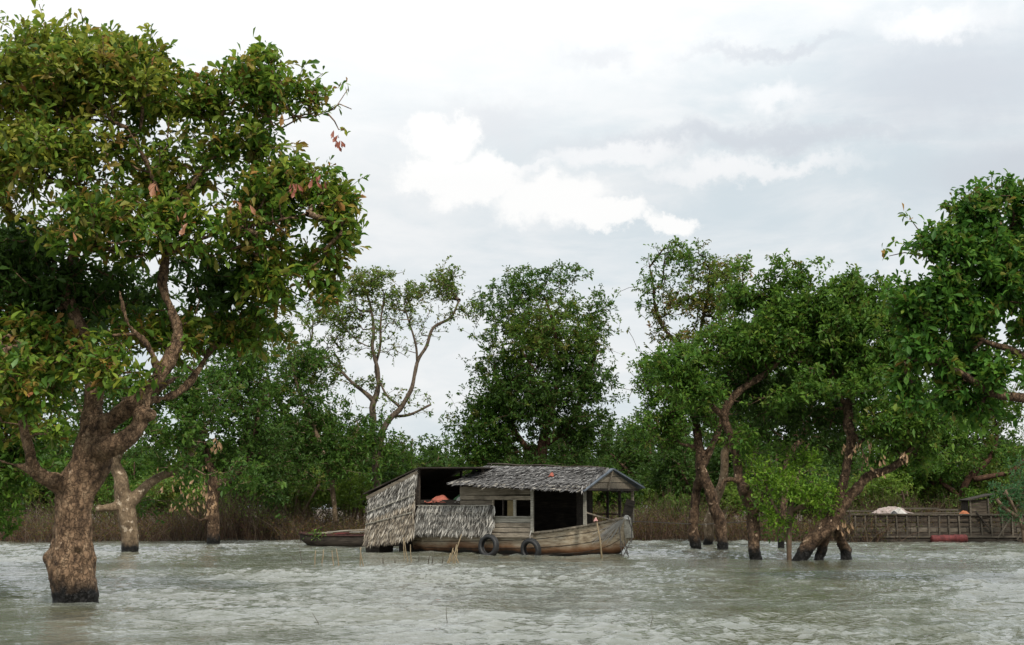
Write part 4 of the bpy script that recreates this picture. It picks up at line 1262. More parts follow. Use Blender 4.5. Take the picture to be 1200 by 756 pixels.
# blunt pale bow block
MB().box((4.33, 0, 1.02), (.16, .42, .72), Matrix.Rotation(R(-10), 3, 'Y'), jit=.02).build('bow_block', M['wood_pale'], boat, bevel=.012)
MB().box((3.75, 0, .25), (.3, .16, .9), Matrix.Rotation(R(22), 3, 'Y')).build('stem_post', M['wood_dark'], boat)

NW = -1.42       # near wall plane


def ze(x):        # eave height, sagging toward the bow
    return 2.70 - (x + 2.5) * .045


def plank(x0, x1, z0, z1, mat, y=NW, th=.035, name='wall_plank', jit=.008, par=None):
    return MB().box(((x0 + x1) / 2, y + random.uniform(-.006, .006), (z0 + z1) / 2), (x1 - x0, th, z1 - z0 - .012), Matrix.Rotation(R(random.uniform(-.5, .5)), 3, 'Y'), jit=jit).build(name, mat, par or boat)


# near wall boards
wall = MB().box((-2.35, NW + .04, 1.35), (.10, .06, 1.2)).build('wall_post', M['wood_grey'], boat)
plank(-5.0, -1.0, .64, .80, M['wood_grey']); plank(-1.0, 1.0, .66, .86, M['wood_grey'])
plank(-2.4, 1.02, .87, 1.04, M['wood_grey']); plank(-.85, 1.02, 1.05, 1.22, M['wood_grey']); plank(-.85, 1.02, 1.23, 1.42, M['wood_pale'])
plank(-2.5, -.3, 2.28, 2.66, M['wood_grey']); plank(-.3, 1.02, 2.30, 2.62, M['wood_grey'])
plank(-2.5, 1.0, 2.10, 2.27, M['wood_grey'])
plank(-3.9, -2.5, 1.86, 2.08, M['wood_dark']); plank(-5.0, -2.5, 1.96, 2.12, M['wood_dark'], y=NW + .06)
plank(-2.5, -.85, 1.9, 2.09, M['wood_grey'])
# cabin posts and window
for x, w, m in ((-.86, .07, 'wood_grey'), (-.38, .05, 'wood_dark'), (.17, .11, 'wood_pale'), (.98, .12, 'wood_pale')):
    top = ze(x) if x > .9 else 2.10
    bot = .85 if x > .9 else 1.42
    MB().box((x, NW - .03, (top + bot) / 2), (w, .06, top - bot)).build('wall_post' if x > .9 else 'window_post', M[m], boat)
MB().box((.05, NW - .035, 1.45), (1.85, .07, .055)).build('window_sill', M['wood_pale'], boat)
MB().box((-.08, NW + .05, 1.76), (.30, .03, .64)).build('curtain', plain_material('olive_curtain', (.16, .12, .055), .9, .3, 3), boat)
# far wall and cross walls (dark, indoors)
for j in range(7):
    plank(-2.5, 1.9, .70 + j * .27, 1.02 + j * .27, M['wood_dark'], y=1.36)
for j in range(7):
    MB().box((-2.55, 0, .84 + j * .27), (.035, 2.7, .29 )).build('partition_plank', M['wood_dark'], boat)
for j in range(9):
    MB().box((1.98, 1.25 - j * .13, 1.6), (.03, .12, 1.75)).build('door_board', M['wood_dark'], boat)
# porch posts, rails
for x, y, m in ((3.25, -1.30, 'wood_pale'), (3.2, 1.35, 'wood_dark'), (3.62, 1.62, 'wood_grey')):
    zb = sheer(min(x, 4.2))[0] - .02 if x < 4.3 else 1.35
    MB().box((x, y, (zb + ze(x) + .02) / 2), (.095, .095, ze(x) + .02 - zb), jit=.008).build('porch_post', M[m], boat)
MB().bar((3.28, -1.25, 1.62), (4.0, -.45, 1.32), .05).build('rail', M['wood_grey'], boat)
MB().bar((4.1, .5, 1.40), (3.64, 1.6, 1.95), .05).build('rail', M['wood_grey'], boat)
MB().bar((3.2, 1.35, 1.5), (3.62, 1.6, 1.38), .05).build('rail', M['wood_grey'], boat)
MB().bar((2.1, 1.36, 1.55), (3.2, 1.36, 1.55), .05).build('rail', M['wood_dark'], boat)
MB().bar((2.65, 1.36, .95), (2.65, 1.36, 2.4), .08).build('porch_post', M['wood_dark'], boat)


def thatch_course(parent, edge_a, edge_b, down, nrml, n, L, W, pal, seed, name='thatch_course', curl=.06, ragged=.25):
    """one course of overlapping palm-leaf strips hanging from the line a-b"""
    g = np.random.default_rng(seed)
    a, b, dn, nn = (np.array(v, float) for v in (edge_a, edge_b, down, nrml))
    t = g.uniform(0, 1, n)
    ax = (b - a) / np.linalg.norm(b - a)
    P = a + (b - a) * t[:, None] + nn * g.uniform(0, .035, (n, 1)) + dn * g.uniform(-.05, .05, (n, 1))
    d = nrm(dn[None] + ax[None] * g.normal(.0, .20, (n, 1)) + nn[None] * g.normal(.02, .05, (n, 1)))
    Ls = L * g.uniform(1 - ragged, 1 + ragged, n)[:, None]
    Ws = W * g.uniform(.6, 1.4, n)[:, None]
    s = nrm(np.cross(d, nn[None]))
    lift = g.uniform(0, curl, n)[:, None]
    v0 = P - s * Ws * .5; v1 = P + s * Ws * .5
    mid = P + d * Ls * .6 + nn * lift * .4
    v2 = mid - s * Ws * .5; v3 = mid + s * Ws * .5 + nn * .012
    v4 = P + d * Ls + nn * lift + ax * g.normal(0, .03, (n, 1))
    V = np.stack((v0, v1, v2, v3, v4), 1).reshape(-1, 3)
    f3 = np.array(((0, 1, 3), (0, 3, 2), (2, 3, 4)))
    F = (np.arange(n)[:, None, None] * 5 + f3[None]).reshape(-1)
    cols = np.array(pal)
    tint = cols[g.integers(0, len(cols), n)] * g.uniform(.65, 1.25, (n, 1))
    o = mesh_np(name, V, F, 3, M['thatch'], parent, tint=np.repeat(tint, 5, 0))
    o['kind'] = 'stuff'
    return o


M['thatch'] = leaf_material('thatch_strip', .08, .75)
GREY = [(.11, .105, .10), (.155, .148, .14), (.075, .07, .066), (.22, .21, .20), (.045, .042, .04)]
TAN = [(.30, .25, .185), (.22, .185, .14), (.40, .355, .29), (.16, .13, .10), (.09, .075, .06)]
TANG = [(.30, .28, .245), (.23, .218, .195), (.43, .405, .36), (.12, .11, .095), (.07, .063, .054)]

# main roof: two slopes over rafters
RX0, RX1 = -2.6, 3.45
EY = 1.95                         # eave half width
def zr(x): return 3.56 - (x + 2.6) * .045
for side in (-1, 1):
    mb = MB()
    x0r, x1r = RX0 + .45, RX1 + .05
    mb.quad((x0r, 0, zr(x0r) - .03), (x1r, 0, zr(x1r) - .03), (RX1, side * EY, ze(RX1) - .01), (RX0, side * EY, ze(RX0) - .01))
    mb.quad((x0r, 0, zr(x0r) - .07), (x1r, 0, zr(x1r) - .07), (RX1, side * EY, ze(RX1) - .05), (RX0, side * EY, ze(RX0) - .05))
    rf = mb.build('roof', M['wood_dark'], boat)
    nc = 9
    for c in range(nc):
        f = c / nc + .02
        f2 = f
        ya = side * EY * (1 - f2) * .93; 
        def pt(x):
            z = ze(x) + (zr(x) - ze(x)) * f2 + .03
            return (x, ya, z + .04 * math.sin(x * 1.7 + c))
        xa = RX0 + (.45) * f2 - .05; xb = RX1
        dn = Vector((0, side * EY, -(zr(0) - ze(0)))).normalized()
        nn = Vector((0, side * (zr(0) - ze(0)), EY)).normalized()
        n = 210 if side < 0 else 90
        thatch_course(rf, pt(xa), pt(xb), dn, nn, int(n * 1.5), .40 if c else .36, .046, GREY if c > 1 else GREY + [(.34, .31, .26)], 200 + c + (50 if side > 0 else 0), curl=.09)
for side in (-1, 1):
    for x in np.arange(RX0 + .5, RX1, .9):
        MB().bar((x, side * (EY - .1), ze(x) - .05), (x, 0, zr(x) - .1), .06).build('rafter', M['wood_dark'], boat)
MB().tube([(x, 0, zr(x) + .02 + .02 * math.sin(x * 3)) for x in np.arange(RX0 + .4, RX1, .4)], .035, 6).build('ridge_pole', M['wood_dark'], boat, smooth=True)
# hip of thatch turning round the near front corner, blue sheet edge and open gable
ap = Vector((RX1 + .2, 0, zr(RX1) - .08)); nl = Vector((RX1 + .05, -EY * .98, ze(RX1) - .05)); fl = Vector((3.95, EY * .95, ze(RX1) + .10))
MB().bar(nl + Vector((.03, 0, .02)), ap + Vector((.03, 0, .05)), .16, .05).build('blue_roof_edge', M['blue'], boat)
MB().bar(ap + Vector((.03, 0, .05)), fl + Vector((.03, 0, .03)), .18, .06).build('blue_roof_edge', M['blue'], boat)
mb = MB(); mb.quad(ap, (RX1 - .9, .1, zr(RX1 - .9)), (RX1 - .6, EY * .95, ze(RX1) - .02), fl); mb.build('far_roof_sheet', M['blue'], boat)
thatch_course(boat, tuple(nl + Vector((-.05, .05, .12))), tuple(ap + Vector((-.1, -.05, .09))), (.12, -.55, -.75), (.6, -.5, .6), 120, .30, .045, GREY, 390, curl=.1)
gb = nl + Vector((.02, .05, .12)); ge = fl + Vector((-.15, -.1, -.02))
for j in range(3):                 # grey gable boards
    f0, f1 = j / 3 + .02, (j + 1) / 3 - .01
    a0, a1 = gb.lerp(ap, f0), gb.lerp(ap, f1); b0, b1 = ge.lerp(ap, f0), ge.lerp(ap, f1)
    mb = MB(); mb.quad(a0, b0, b1, a1)
    off = Vector((-.03, .01, 0)); mb.quad(a0 + off, a1 + off, b1 + off, b0 + off)
    mb.quad(a0, a0 + off, b0 + off, b0); mb.quad(a1, b1, b1 + off, a1 + off)
    mb.build('gable_board', M['wood_grey'], boat)
MB().bar(gb + Vector((.03, 0, -.03)), ge + Vector((.03, 0, -.03)), .06, .08).build('gable_beam', M['wood_dark'], boat)
MB().bar(gb.lerp(ge, .42) + Vector((.06, 0, -.05)), ap + Vector((.05, 0, -.02)), .05).build('king_post', M['wood_grey'], boat)

# thatch over the near wall amidships
TW = NW - .06
for c in range(4):
    z = 1.86 - c * .27
    thatch_course(boat, (-4.55 - .1 * c, TW - .02 * c, z), (-.75 - .04 * (c % 2), TW - .02 * c, z), (-.06, -.06, -1), (0, -1, .1), 400, .38, .042, TANG, 300 + c, curl=.12)
for z in (1.60, 1.88):
    MB().tube([(x, TW - .09, z + .012 * math.sin(x * 4)) for x in np.arange(-4.6, -.8, .3)], .016, 5).build('thatch_batten', M['wood_pale'], boat)
# stern shelter: flared thatch screen, rising top edge
top0, top1 = Vector((-7.15, -1.5, 2.30)), Vector((-4.62, -1.5, 3.32))
bot0, bot1 = Vector((-7.08, -1.84, .40)), Vector((-4.70, -1.70, .58))
for c in range(9):
    f = c / 9
    a = top0.lerp(bot0, f); b = top1.lerp(bot1, f)
    thatch_course(boat, a, b, (-.05, -.16, -1), (0, -1, .15), 300, .42, .046, TAN if c > 3 else TANG, 320 + c, curl=.11)
mb = MB(); mb.quad(top0 + Vector((0, .05, 0)), top1 + Vector((0, .05, 0)), bot1 + Vector((0, .05, .1)), bot0 + Vector((0, .05, .1)))
mb.quad(top0 + Vector((0, .08, 0)), bot0 + Vector((0, .08, .1)), bot1 + Vector((0, .08, .1)), top1 + Vector((0, .08, 0))); mb.build('screen_backing', M['wood_dark'], boat)
for f in (.36, .62):
    a = top0.lerp(bot0, f) + Vector((0, -.13, 0)); b = top1.lerp(bot1, f) + Vector((0, -.13, 0))
    MB().bar(a, b, .035).build('thatch_batten', M['wood_pale'], boat)
# stern shelter roof: slopes up from the stern, then level
def slab(name, pts, th, mat):
    mb = MB()
    lo = [Vector(p) - Vector((0, 0, th)) for p in pts]; hi = [Vector(p) for p in pts]
    mb.quad(*hi); mb.quad(*lo[::-1])
    for i in range(4): mb.quad(hi[i], lo[i], lo[(i + 1) % 4], hi[(i + 1) % 4])
    return mb.build(name, mat, boat)
for j in range(7):
    y0 = -1.62 + j * .46; y1 = y0 + .45
    slab('roof_board', [(-7.45, y0, 2.42 + random.uniform(-.02, .02)), (-4.55, y0, 3.42), (-4.55, y1, 3.42), (-7.45, y1, 2.42)], .05, M['wood_dark'])
    slab('roof_board', [(-4.53, y0, 3.44), (-1.55, y0, 3.40 + random.uniform(-.02, .02)), (-1.55, y1, 3.40), (-4.53, y1, 3.44)], .05, M['wood_dark'])
MB().bar((-7.3, -1.55, 2.2), (-4.6, -1.55, 3.22), .09, .14).build('wall_plate', M['wood_grey'], boat)
for x, z1 in ((-7.2, 2.4), (-4.6, 3.4), (-1.7, 3.38)):
    for y in ((-1.45, 1.4) if x < -2 else (-1.0, 1.4)):
        if x < -5 and y < 0: zb = .5
        else: zb = .6
        MB().box((x, y, (zb + z1) / 2), (.09, .09, z1 - zb)).build('shelter_post', M['wood_dark'], boat)
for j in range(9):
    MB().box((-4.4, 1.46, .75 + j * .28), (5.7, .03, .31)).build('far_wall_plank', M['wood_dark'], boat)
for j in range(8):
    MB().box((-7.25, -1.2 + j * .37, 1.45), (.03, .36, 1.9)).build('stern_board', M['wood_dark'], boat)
MB().box((-6.3, 0, .62), (2.2, 2.9, .08)).build('stern_platform', M['wood_dark'], boat)
MB().box((-6.95, -1.1, .22), (.75, .9, .75), jit=.03).build('stern_float', M['wood_dark'], boat)
MB().box((-6.95, 1.0, .22), (.75, .9, .75), jit=.03).build('stern_float', M['wood_dark'], boat)
MB().tube([(-6.9, -1.7, .6), (-6.2, -1.75, .5), (-5.3, -1.5, .45)], .04, 6).build('stern_pole', M['wood_grey'], boat)

bmat = boat.matrix_basis
bm_rot = Matrix.Translation(BO) @ Matrix.Rotation(-TH, 4, 'Z')


def on_boat(x, y, z): return tuple(bm_rot @ Vector((x, y, z)))


def cloth_heap(name, label, cat, loc, size, mat, seed, n=14, rz=0.0, group=None):
    bm = bmesh.new()
    g = np.random.default_rng(seed)
    vs = {}
    for i in range(n + 1):
        for j in range(n + 1):
            x, y = i / n * 2 - 1, j / n * 2 - 1
            r = max(abs(x), abs(y)); rr = math.hypot(x, y)
            h = max(0, 1 - rr ** 1.6) * .9 + .28 * noise.noise(Vector((x * 1.8 + seed, y * 1.8, 0))) + .22 * abs(noise.noise(Vector((x * 4 + seed, y * 4, 3))))
            k = 1 + .25 * noise.noise(Vector((x * 2, y * 2, seed)))
            vs[i, j] = bm.verts.new((x * size[0] * k, y * size[1] * k, max(0, h) * size[2]))
    for i in range(n):
        for j in range(n): bm.faces.new((vs[i, j], vs[i + 1, j], vs[i + 1, j + 1], vs[i, j + 1]))
    me = bpy.data.meshes.new(name); bm.to_mesh(me); bm.free(); me.materials.append(mat)
    o = bpy.data.objects.new(name, me); o.location = loc; o.rotation_euler = (0, 0, rz)
    s = o.modifiers.new('thick', 'SOLIDIFY'); s.thickness = .02
    C.objects.link(o)
    return tag(o, label, cat, group)


# goods on the shelf in the dark opening of the stern shelter
MB().box((-3.5, -.9, 1.98), (2.1, 1.0, .05)).build('shelf', M['wood_dark'], boat)
cloth_heap('red_cloth', 'crumpled orange-red cloth lying in the open side of the stern shelter', 'cloth', on_boat(-3.75, -1.05, 2.01), (.55, .42, .30), M['redcloth'], 3, rz=-TH)
cloth_heap('green_bundle', 'green leafy bundle lying beside the red cloth under the shelter', 'bundle', on_boat(-2.82, -1.05, 2.01), (.28, .25, .34), plain_material('green_bundle_cloth', (.05, .12, .05), .8, .5, 6), 5, rz=-TH)
cloth_heap('white_bag', 'small crumpled white bag in front of the green bundle', 'bag', on_boat(-2.62, -1.34, 2.01), (.16, .1, .22), M['white'], 6, rz=-TH)
cloth_heap('red_rag', 'small red rag lying on the grey thatched roof', 'rag', on_boat(1.55, -.95, 3.0), (.11, .1, .16), M['redcloth'], 8, rz=-TH)
o = MB().box((0, 0, 0), (.03, .4, .62), jit=.05).build('hanging_cloth', M['orange'])
o.location = on_boat(-7.35, -1.15, 2.0); o.rotation_euler = (R(5), 0, -TH + R(50)); tag(o, 'faded orange cloth hung at the stern corner of the houseboat', 'cloth')
mb = MB(); mb.box((0, 0, .36), (.36, .05, .8)); mb.box((.02, -.03, .1), (.42, .05, .06)); mb.box((.02, -.03, .55), (.42, .05, .06))
o = mb.build('dark_board', M['wood_dark']); o.location = on_boat(4.1, .25, 1.36); o.rotation_euler = (R(-8), R(16), -TH + R(30)); tag(o, 'dark board propped upright on the bow deck', 'board')
cloth_heap('bow_rope_heap', 'small pale heap of rope on the tip of the bow', 'rope', on_boat(4.3, -.06, 1.37), (.16, .12, .16), M['white'], 9)


def tyre(x, label, tilt, r=.40):
    zs, b, _ = sheer(x)
    t = empty('tyre', on_boat(x, -b - .20, .33), label, 'tyre', 'tyres hung as fenders on the houseboat')
    t.rotation_euler = (R(90 + tilt), 0, -TH)
    bm = bmesh.new()
    prof = [(-.02, -.085), (.05, -.115), (.11, -.10), (.14, -.05), (.14, .05), (.11, .10), (.05, .115), (-.02, .085), (.0, .07), (.07, .075), (.10, .04), (.10, -.04), (.07, -.075), (.0, -.07)]
    N_ = 36; rings = []
    for i in range(N_):
        a = 2 * math.pi * i / N_
        gro = .006 if i % 2 else 0
        rings.append([bm.verts.new(((r + p - (gro if p > .1 else 0) - .14) * 1.0 * math.cos(a), (r + p - .14) * math.sin(a), q)) for p, q in prof])
    for i in range(N_):
        A, B = rings[i], rings[(i + 1) % N_]
        for k in range(len(prof)): bm.faces.new((A[k], A[(k + 1) % len(prof)], B[(k + 1) % len(prof)], B[k]))
    bmesh.ops.recalc_face_normals(bm, faces=bm.faces)
    me = bpy.data.meshes.new('casing'); bm.to_mesh(me); bm.free(); me.materials.append(M['rubber'])
    for p in me.polygons: p.use_smooth = True
    c = bpy.data.objects.new('casing', me); C.objects.link(c); c.parent = t
    for q in (-.06, 0, .06):      # tread ribs
        mb = MB(); mb.tube([((r + .004) * math.cos(2 * math.pi * i / 30), (r + .004) * math.sin(2 * math.pi * i / 30), q) for i in range(31)], .014, 4, False)
        mb.build('tread_rib', M['rubber'], t)
    mb = MB(); mb.tube([(0, r - .05, 0), (.02, r + .12, .02), (0, r + .28, -.12)], .014, 5); mb.build('hanging_rope', M['white'], t)
    return t


tyre(-.95, 'upright car tyre hung on the hull under the houseboat window, the left one', -4, .44)
tyre(1.0, 'car tyre half sunk in the water below the dark doorway, the right one', 8, .42).location.z = .22

mb = MB(); gn = np.random.default_rng(91)
for i in range(34):
    x = gn.uniform(3.2, 4.25); t1 = gn.uniform(.12, .42); pts = []
    for q in range(5):
        f = q / 4; xx = x + (4.36 - x) * f * .75; tt = t1 * (1 - f * .8)
        zs, b, zk = sheer(min(xx, 4.3)); fu = float(np.interp(xx, [s_[0] for s_ in SEC], [s_[4] for s_ in SEC]))
        pts.append((xx, -b * math.cos(tt * math.pi / 2) ** fu - .025 - gn.uniform(0, .02), zs + (zk - zs) * math.sin(tt * math.pi / 2) + gn.uniform(-.02, .02)))
    mb.tube(pts, .009, 3)
net = mb.build('fishing_net', M['white']); net.location = BO; net.rotation_euler = (0, 0, -TH)
tag(net, 'pale fishing net strands draped over the side of the bow', 'net')

# mooring pole of bamboo and the wire frame dangling from the bow
p0, p1 = at(707, 658, 46.4), at(698, 606, 46.4)
mb = MB(); mb.tube([tuple(p0 - np.array((0, 0, .5))), tuple((p0 + p1) / 2 + np.array((.02, 0, 0))), tuple(p1)], [.035, .032, .025], 7)
o = mb.build('bamboo_pole', M['reed'], smooth=True); tag(o, 'thin bamboo pole standing in the water against the bow of the houseboat', 'pole')
cloth_heap('pole_rag', 'pink rag tied round the top of the bamboo pole', 'rag', tuple(p1 + np.array((0, -.03, -.14))), (.07, .06, .14), plain_material('pink_rag', (.42, .22, .2), .8, .2), 11, n=6)
fr = empty('wire_frame', on_boat(4.5, -.05, 0), 'thin dark wire frame dangling from the bow into the water', 'frame')
def lp(px, py): return tuple(np.array(at(px, py, 47.6)) - np.array(fr.location))
for a, b in (((726, 618), (731, 664)), ((728, 634), (740, 658)), ((740, 632), (727, 658)), ((741, 606), (740, 636)), ((736, 605), (741, 622)), ((732, 632), (736, 650)), ((726, 640), (740, 642))):
    mid = ((a[0] + b[0]) / 2 + random.uniform(-1, 1), (a[1] + b[1]) / 2)
    mb = MB(); mb.tube([lp(*a), lp(*mid), lp(*b)], .018, 5); mb.build('wire', M['rope'], fr)
mb = MB()
mb.tube([on_boat(4.3, 0, 1.3), tuple(Vector(on_boat(4.3, 0, 1.3)).lerp(Vector((13, 69, 1.1)), .5) - Vector((0, 0, .15))), (13, 69, 1.1)], .014, 5)
tag(mb.build('mooring_rope', M['rope']), 'slack mooring rope running from the bow to the brush on the shore', 'rope')


# ------------------------------------------------------------------ low boat moored at the stern
lb0 = at(398, 640, ydist(640))
lowb = empty('flat_boat', (lb0[0], lb0[1], 0), 'low dark flat boat loaded with boards, moored left of the thatched stern', 'boat', rz=R(-4))
LSEC = [(-1.85, .35, .62, .28, .6), (-1.5, .55, .55, .05, .5), (-.8, .65, .5, -.1, .5), (.8, .7, .5, -.1, .5), (2.2, .7, .52, -.1, .5), (3.2, .6, .6, 0, .5)]
hull_loft('hull', LSEC, M['wood_dark'], lowb, 6)
for side in (-1, 1):
    mb = MB()
    pts = [(s[0], side * s[1] * .97, s[2] + .02) for s in LSEC]
    for a, b in zip(pts[:-1], pts[1:]): mb.bar(a, b, .07, .06)
    mb.build('gunwale', plain_material('red_brown_paint', (.055, .018, .014), .6, .4), lowb)
for k, (x, y, w, m, z) in enumerate(((-1.3, 0, .3, 'wood_barge', .60), (-.7, -.1, .5, 'wood_grey', .62), (0.1, 0, .6, 'red', .60), (.8, .1, .5, 'wood_pale', .66), (1.5, -.1, .5, 'wood_barge', .62), (2.2, 0, .5, 'redcloth', .66))):
    MB().box((x, y, z), (w, 1.2, .05), Matrix.Rotation(R(random.uniform(-5, 5)), 3, 'Y')).build('deck_board', M[m], lowb)
MB().bar((.2, -.5, .72), (1.6, -.45, .80), .07).build('loose_plank', M['wood_grey'], lowb)
MB().bar((-.5, -.55, .66), (.7, -.5, .76), .05).build('loose_plank', M['wood_pale'], lowb)
def weed(px, py, Y, label, seed, n=60, s=.22):
    g = np.random.default_rng(seed)
    p = at(px, py, Y)
    A = g.normal(size=(n, 3)) * s * np.array((1, 1, .6))
    o = leaves_mesh('weeds', A, g.normal(size=(n, 3)) + np.array((0, 0, .6)), g.uniform(.1, .22, n), g.uniform(.03, .07, n), pick_tint('green', n, g), M['leaf'], None, g=g)
    o.location = tuple(p); tag(o, label, 'plant')
weed(371, 627, lb0[1] - .9, 'green weeds growing over the left end of the flat boat', 3)


# ------------------------------------------------------------------ cattle barge at right
YB = ydist(635)
def bpt(px, py, dy=0): return at(px, py, YB + dy)
b0 = bpt(1100, 635)
barge = empty('cattle_barge', (b0[0], b0[1], 0), 'long dark plank-sided barge with upright ribs moored at right', 'barge')
X0 = bpt(998, 635)[0] - b0[0]; X1 = bpt(1240, 635)[0] - b0[0]
kx = YB / FPX
def bx(px): return (px - 1100) * kx
def bz(py): return CAM_H + (HORIZON - py) * kx
MB().box(((X0 + X1) / 2, 1.4, .14), (X1 - X0 + .3, 2.9, .5), jit=.03).build('hull', M['wood_dark'], barge)
XS = bx(1137)
zrow = [(.30, .50), (.52, .74), (.80, .98), (1.06, 1.20), (1.26, 1.38)]
for j, (z0, z1) in enumerate(zrow):
    x = X0 + random.uniform(0, .3)
    while x < X1:
        w = random.uniform(1.6, 3.0); xe = min(X1, x + w)
        MB().box(((x + xe) / 2, random.uniform(-.02, .02), (z0 + z1) / 2 + random.uniform(-.012, .012)), (xe - x - .02, .03, z1 - z0), Matrix.Rotation(R(random.uniform(-.5, .5)), 3, 'Y'), jit=.008).build('side_plank', M['wood_barge' if j != 1 else 'wood_rib'], barge)
        x = xe
for px in np.arange(1004, 1240, 12.1):
    MB().box((bx(px + random.uniform(-1, 1)), -.06, .86), (.08, .06, 1.14 + random.uniform(0, .12)), Matrix.Rotation(R(random.uniform(-1.5, 1.5)), 3, 'Y')).build('rib', M['wood_rib'], barge)
MB().bar((X0, -.07, 1.46), (X1, -.07, 1.43), .12, .07).build('top_rail', M['wood_rib'], barge)
MB().bar((X0, -.08, .27), (X1, -.08, .26), .10, .08).build('rubbing_strake', M['wood_rib'], barge)
for px0, px1, py in ((1000, 1062, 600), (1060, 1110, 597), (1108, 1140, 598.5)):
    MB().bar((bx(px0), 1.2, bz(py) + .05), (bx(px1), 1.2, bz(py) + .05), .06, .09).build('back_rail', M['wood_rib'], barge)
for px in (1005, 1032, 1062, 1090, 1118, 1138):
    MB().box((bx(px), 1.2, 1.0), (.07, .07, 1.3)).build('back_post', M['wood_barge'], barge)
for j in range(4):
    MB().box(((X0 + X1) / 2, 2.7, .45 + .27 * j), (X1 - X0, .03, .24)).build('far_side_plank', M['wood_dark'], barge)
MB().box(((X0 + X1) / 2, 1.4, .72), (X1 - X0, 2.5, .05)).build('deck', M['wood_dark'], barge)
# shed on the barge
shx0, shx1 = bx(1141), bx(1162)
for j in range(6):
    MB().box(((shx0 + shx1) / 2, .35, 1.38 + j * .155), (shx1 - shx0, .03, .14), Matrix.Rotation(R(random.uniform(-1, 1)), 3, 'Y')).build('shed_plank', M['wood_barge'], barge)
for x in (shx0, shx1):
    MB().box((x, .3, 1.6), (.08, .08, 1.4)).build('shed_post', M['wood_rib'], barge)
    for j in range(4): MB().box((x, .75 + j * .26, 1.6), (.03, .25, 1.3)).build('shed_plank', M['wood_dark'], barge)
MB().box(((shx0 + shx1) / 2 + .1, .9, 2.36), (1.5, 1.5, .06), Matrix.Rotation(R(-13), 3, 'Y')).build('shed_roof', M['wood_dark'], barge)
MB().bar((bx(1143), -.14, 1.62), (bx(1160), -.14, .62), .09, .06).build('brace', M['wood_dark'], barge)
MB().bar((bx(1183), -.16, 1.25), (bx(1167), -.16, .2), .12, .06).build('brace', M['wood_rib'], barge)
MB().bar((bx(1204), -.16, 1.15), (bx(1189), -.16, .1), .12, .06).build('brace', M['wood_rib'], barge)
# pink-grey tarp with a white sack, on the barge
def wpos(px, z, dy): return (b0[0] + bx(px), YB + dy, z)
cloth_heap('tarp', 'crumpled pinkish grey tarp heaped on top of the barge railing', 'tarp', wpos(1052, 1.50, .8), (1.05, .55, .38), M['tarp'], 14, 18)
cloth_heap('white_sack', 'torn white sack lying on the front of the pinkish tarp', 'sack', wpos(1056, 1.46, .15), (.45, .2, .32), M['white'], 16, 12)
cloth_heap('black_sack', 'small black plastic sack beside the torn white sack', 'sack', wpos(1050, 1.46, -.02), (.2, .12, .22), M['rubber'], 18, 8)
cloth_heap('orange_cloth', 'orange cloth draped on the barge rail left of its shed', 'cloth', wpos(1132, 1.46, .1), (.28, .12, .20), M['orange'], 17, 10)
MB().bar((bx(1030), .5, 1.47), (bx(1142), .5, 1.56), .1, .05).build('loose_plank', M['wood_rib'], barge)
# red drum afloat against the barge
mb = MB()
mb.tube([(-.95, 0, 0), (-.9, 0, 0), (-.88, 0, 0), (-.3, 0, 0), (-.28, 0, 0), (-.24, 0, 0), (-.22, 0, 0), (.3, 0, 0), (.32, 0, 0), (.36, 0, 0), (.38, 0, 0), (.88, 0, .0), (.9, 0, 0), (.95, 0, 0)],
        [.17, .21, .22, .22, .24, .24, .22, .22, .24, .24, .22, .22, .21, .17], 20)
o = mb.build('float_drum', M['red'], smooth=True); o.location = wpos(1109, .16, -.42); o.rotation_euler = (0, R(-1.5), 0)
tag(o, 'faded red drum floating along the waterline of the barge', 'drum')


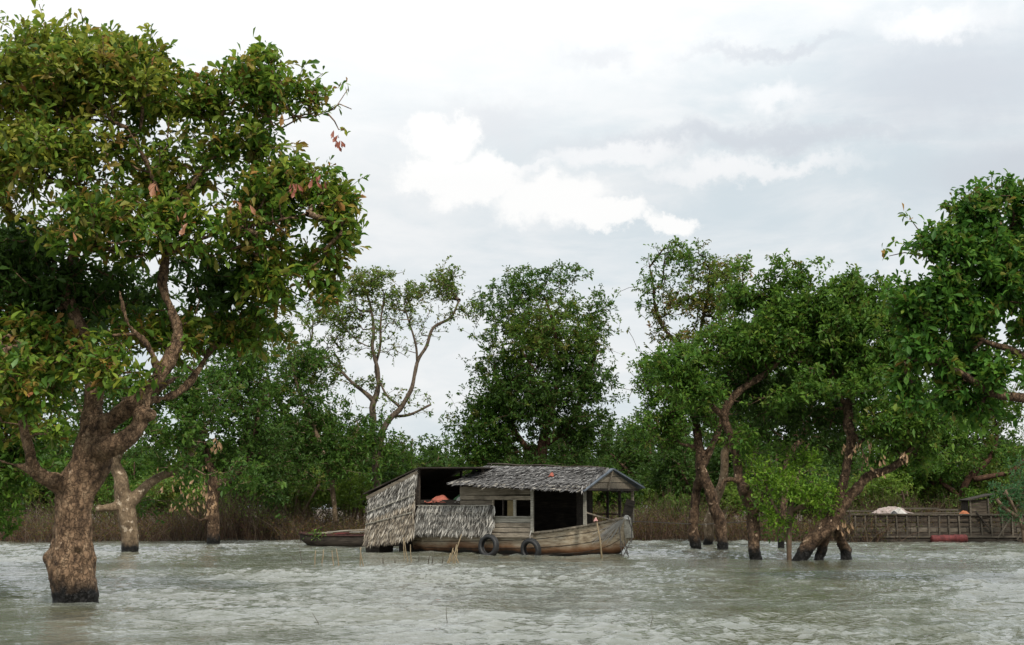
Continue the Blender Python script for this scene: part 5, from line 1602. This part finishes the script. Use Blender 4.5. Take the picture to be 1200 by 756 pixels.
# ------------------------------------------------------------------ reeds and dead stems standing in the water
def stem(x0, y0, x1, y1, w, mat, label, cat='reed', name='reed', group=None):
    Y = ydist(y0)
    a, b = at(x0, y0, Y), at(x1, y1, Y)
    r = w * .72 * Y / FPX / 2
    mb = MB(); mid = (a + b) / 2 + np.array((random.uniform(-.02, .02), random.uniform(-.02, .02), 0))
    mb.tube([tuple(a - (b - a) * .3 - np.array((0, 0, .25))), tuple(a), tuple(mid), tuple(b)], [r, r, r * .9, r * .6], 6)
    bm0 = mb.build(name, M[mat], smooth=True)
    tag(bm0, label, cat, group)


ORD = ('leftmost', 'second from left', 'third from left', 'fourth from left', 'fifth from left', 'rightmost')
for i, s in enumerate(sorted(((369, 661, 370, 645), (377, 661, 379, 644), (391, 663, 389, 645), (397, 663, 394, 643), (422, 664, 423, 641), (426, 664, 422, 642)))):
    stem(*s, 2.0, 'reed', ORD[i] + ' of six tan reed stubs left of the houseboat', group='tan reed stubs left of the houseboat')
for i, s in enumerate(sorted(((478, 658, 474, 634), (482, 658, 481, 638), (474, 655, 473, 630), (479, 640, 470, 618)))):
    stem(*s, 1.8, 'reed', ('leftmost', 'second from left', 'third from left', 'rightmost')[i] + ' of four tan reeds by the stern end of the hull', group='tan reeds by the stern end of the hull')
for i, s in enumerate(sorted(((526, 660, 531, 642), (531, 661, 535, 638), (524, 660, 528, 648), (533, 660, 536, 643), (529, 658, 541, 626), (538, 662, 531, 645)))):
    stem(*s, 2.2, 'reed', ORD[i] + ' reed of the leaning tan bundle before the hull', group='bundle of leaning tan reeds before the hull')
for i, s in enumerate(sorted(((449, 660, 449, 652), (463, 661, 463, 655), (491, 658, 492, 650), (502, 662, 504, 649), (506, 663, 508, 648), (518, 661, 519, 650)))):
    stem(*s, 2.0, 'reed_dark', ORD[i] + ' of the short dark stubs before the houseboat', group='dark stubs before the houseboat')
stem(354, 660, 350, 636, 1.3, 'reed_dark', 'thin dark stem leaning in the water below the flat boat')
stem(352, 660, 339, 650, 1.1, 'reed_dark', 'low dark stem slanting left at the foot of the leaning stem')
stem(524, 729, 523, 711, 1.2, 'reed_dark', 'lone upright dark stem in open water below the houseboat hull')
stem(373, 730, 366, 718, 1.2, 'reed_dark', 'lone slanting stem in the open water at lower left')
stem(762, 735, 764, 716, 1.2, 'reed_dark', 'lone thin stem in the open water at lower right')
stem(718, 735, 716, 729, 1.6, 'reed_dark', 'tiny dark stub in the open water left of the lone thin stem')
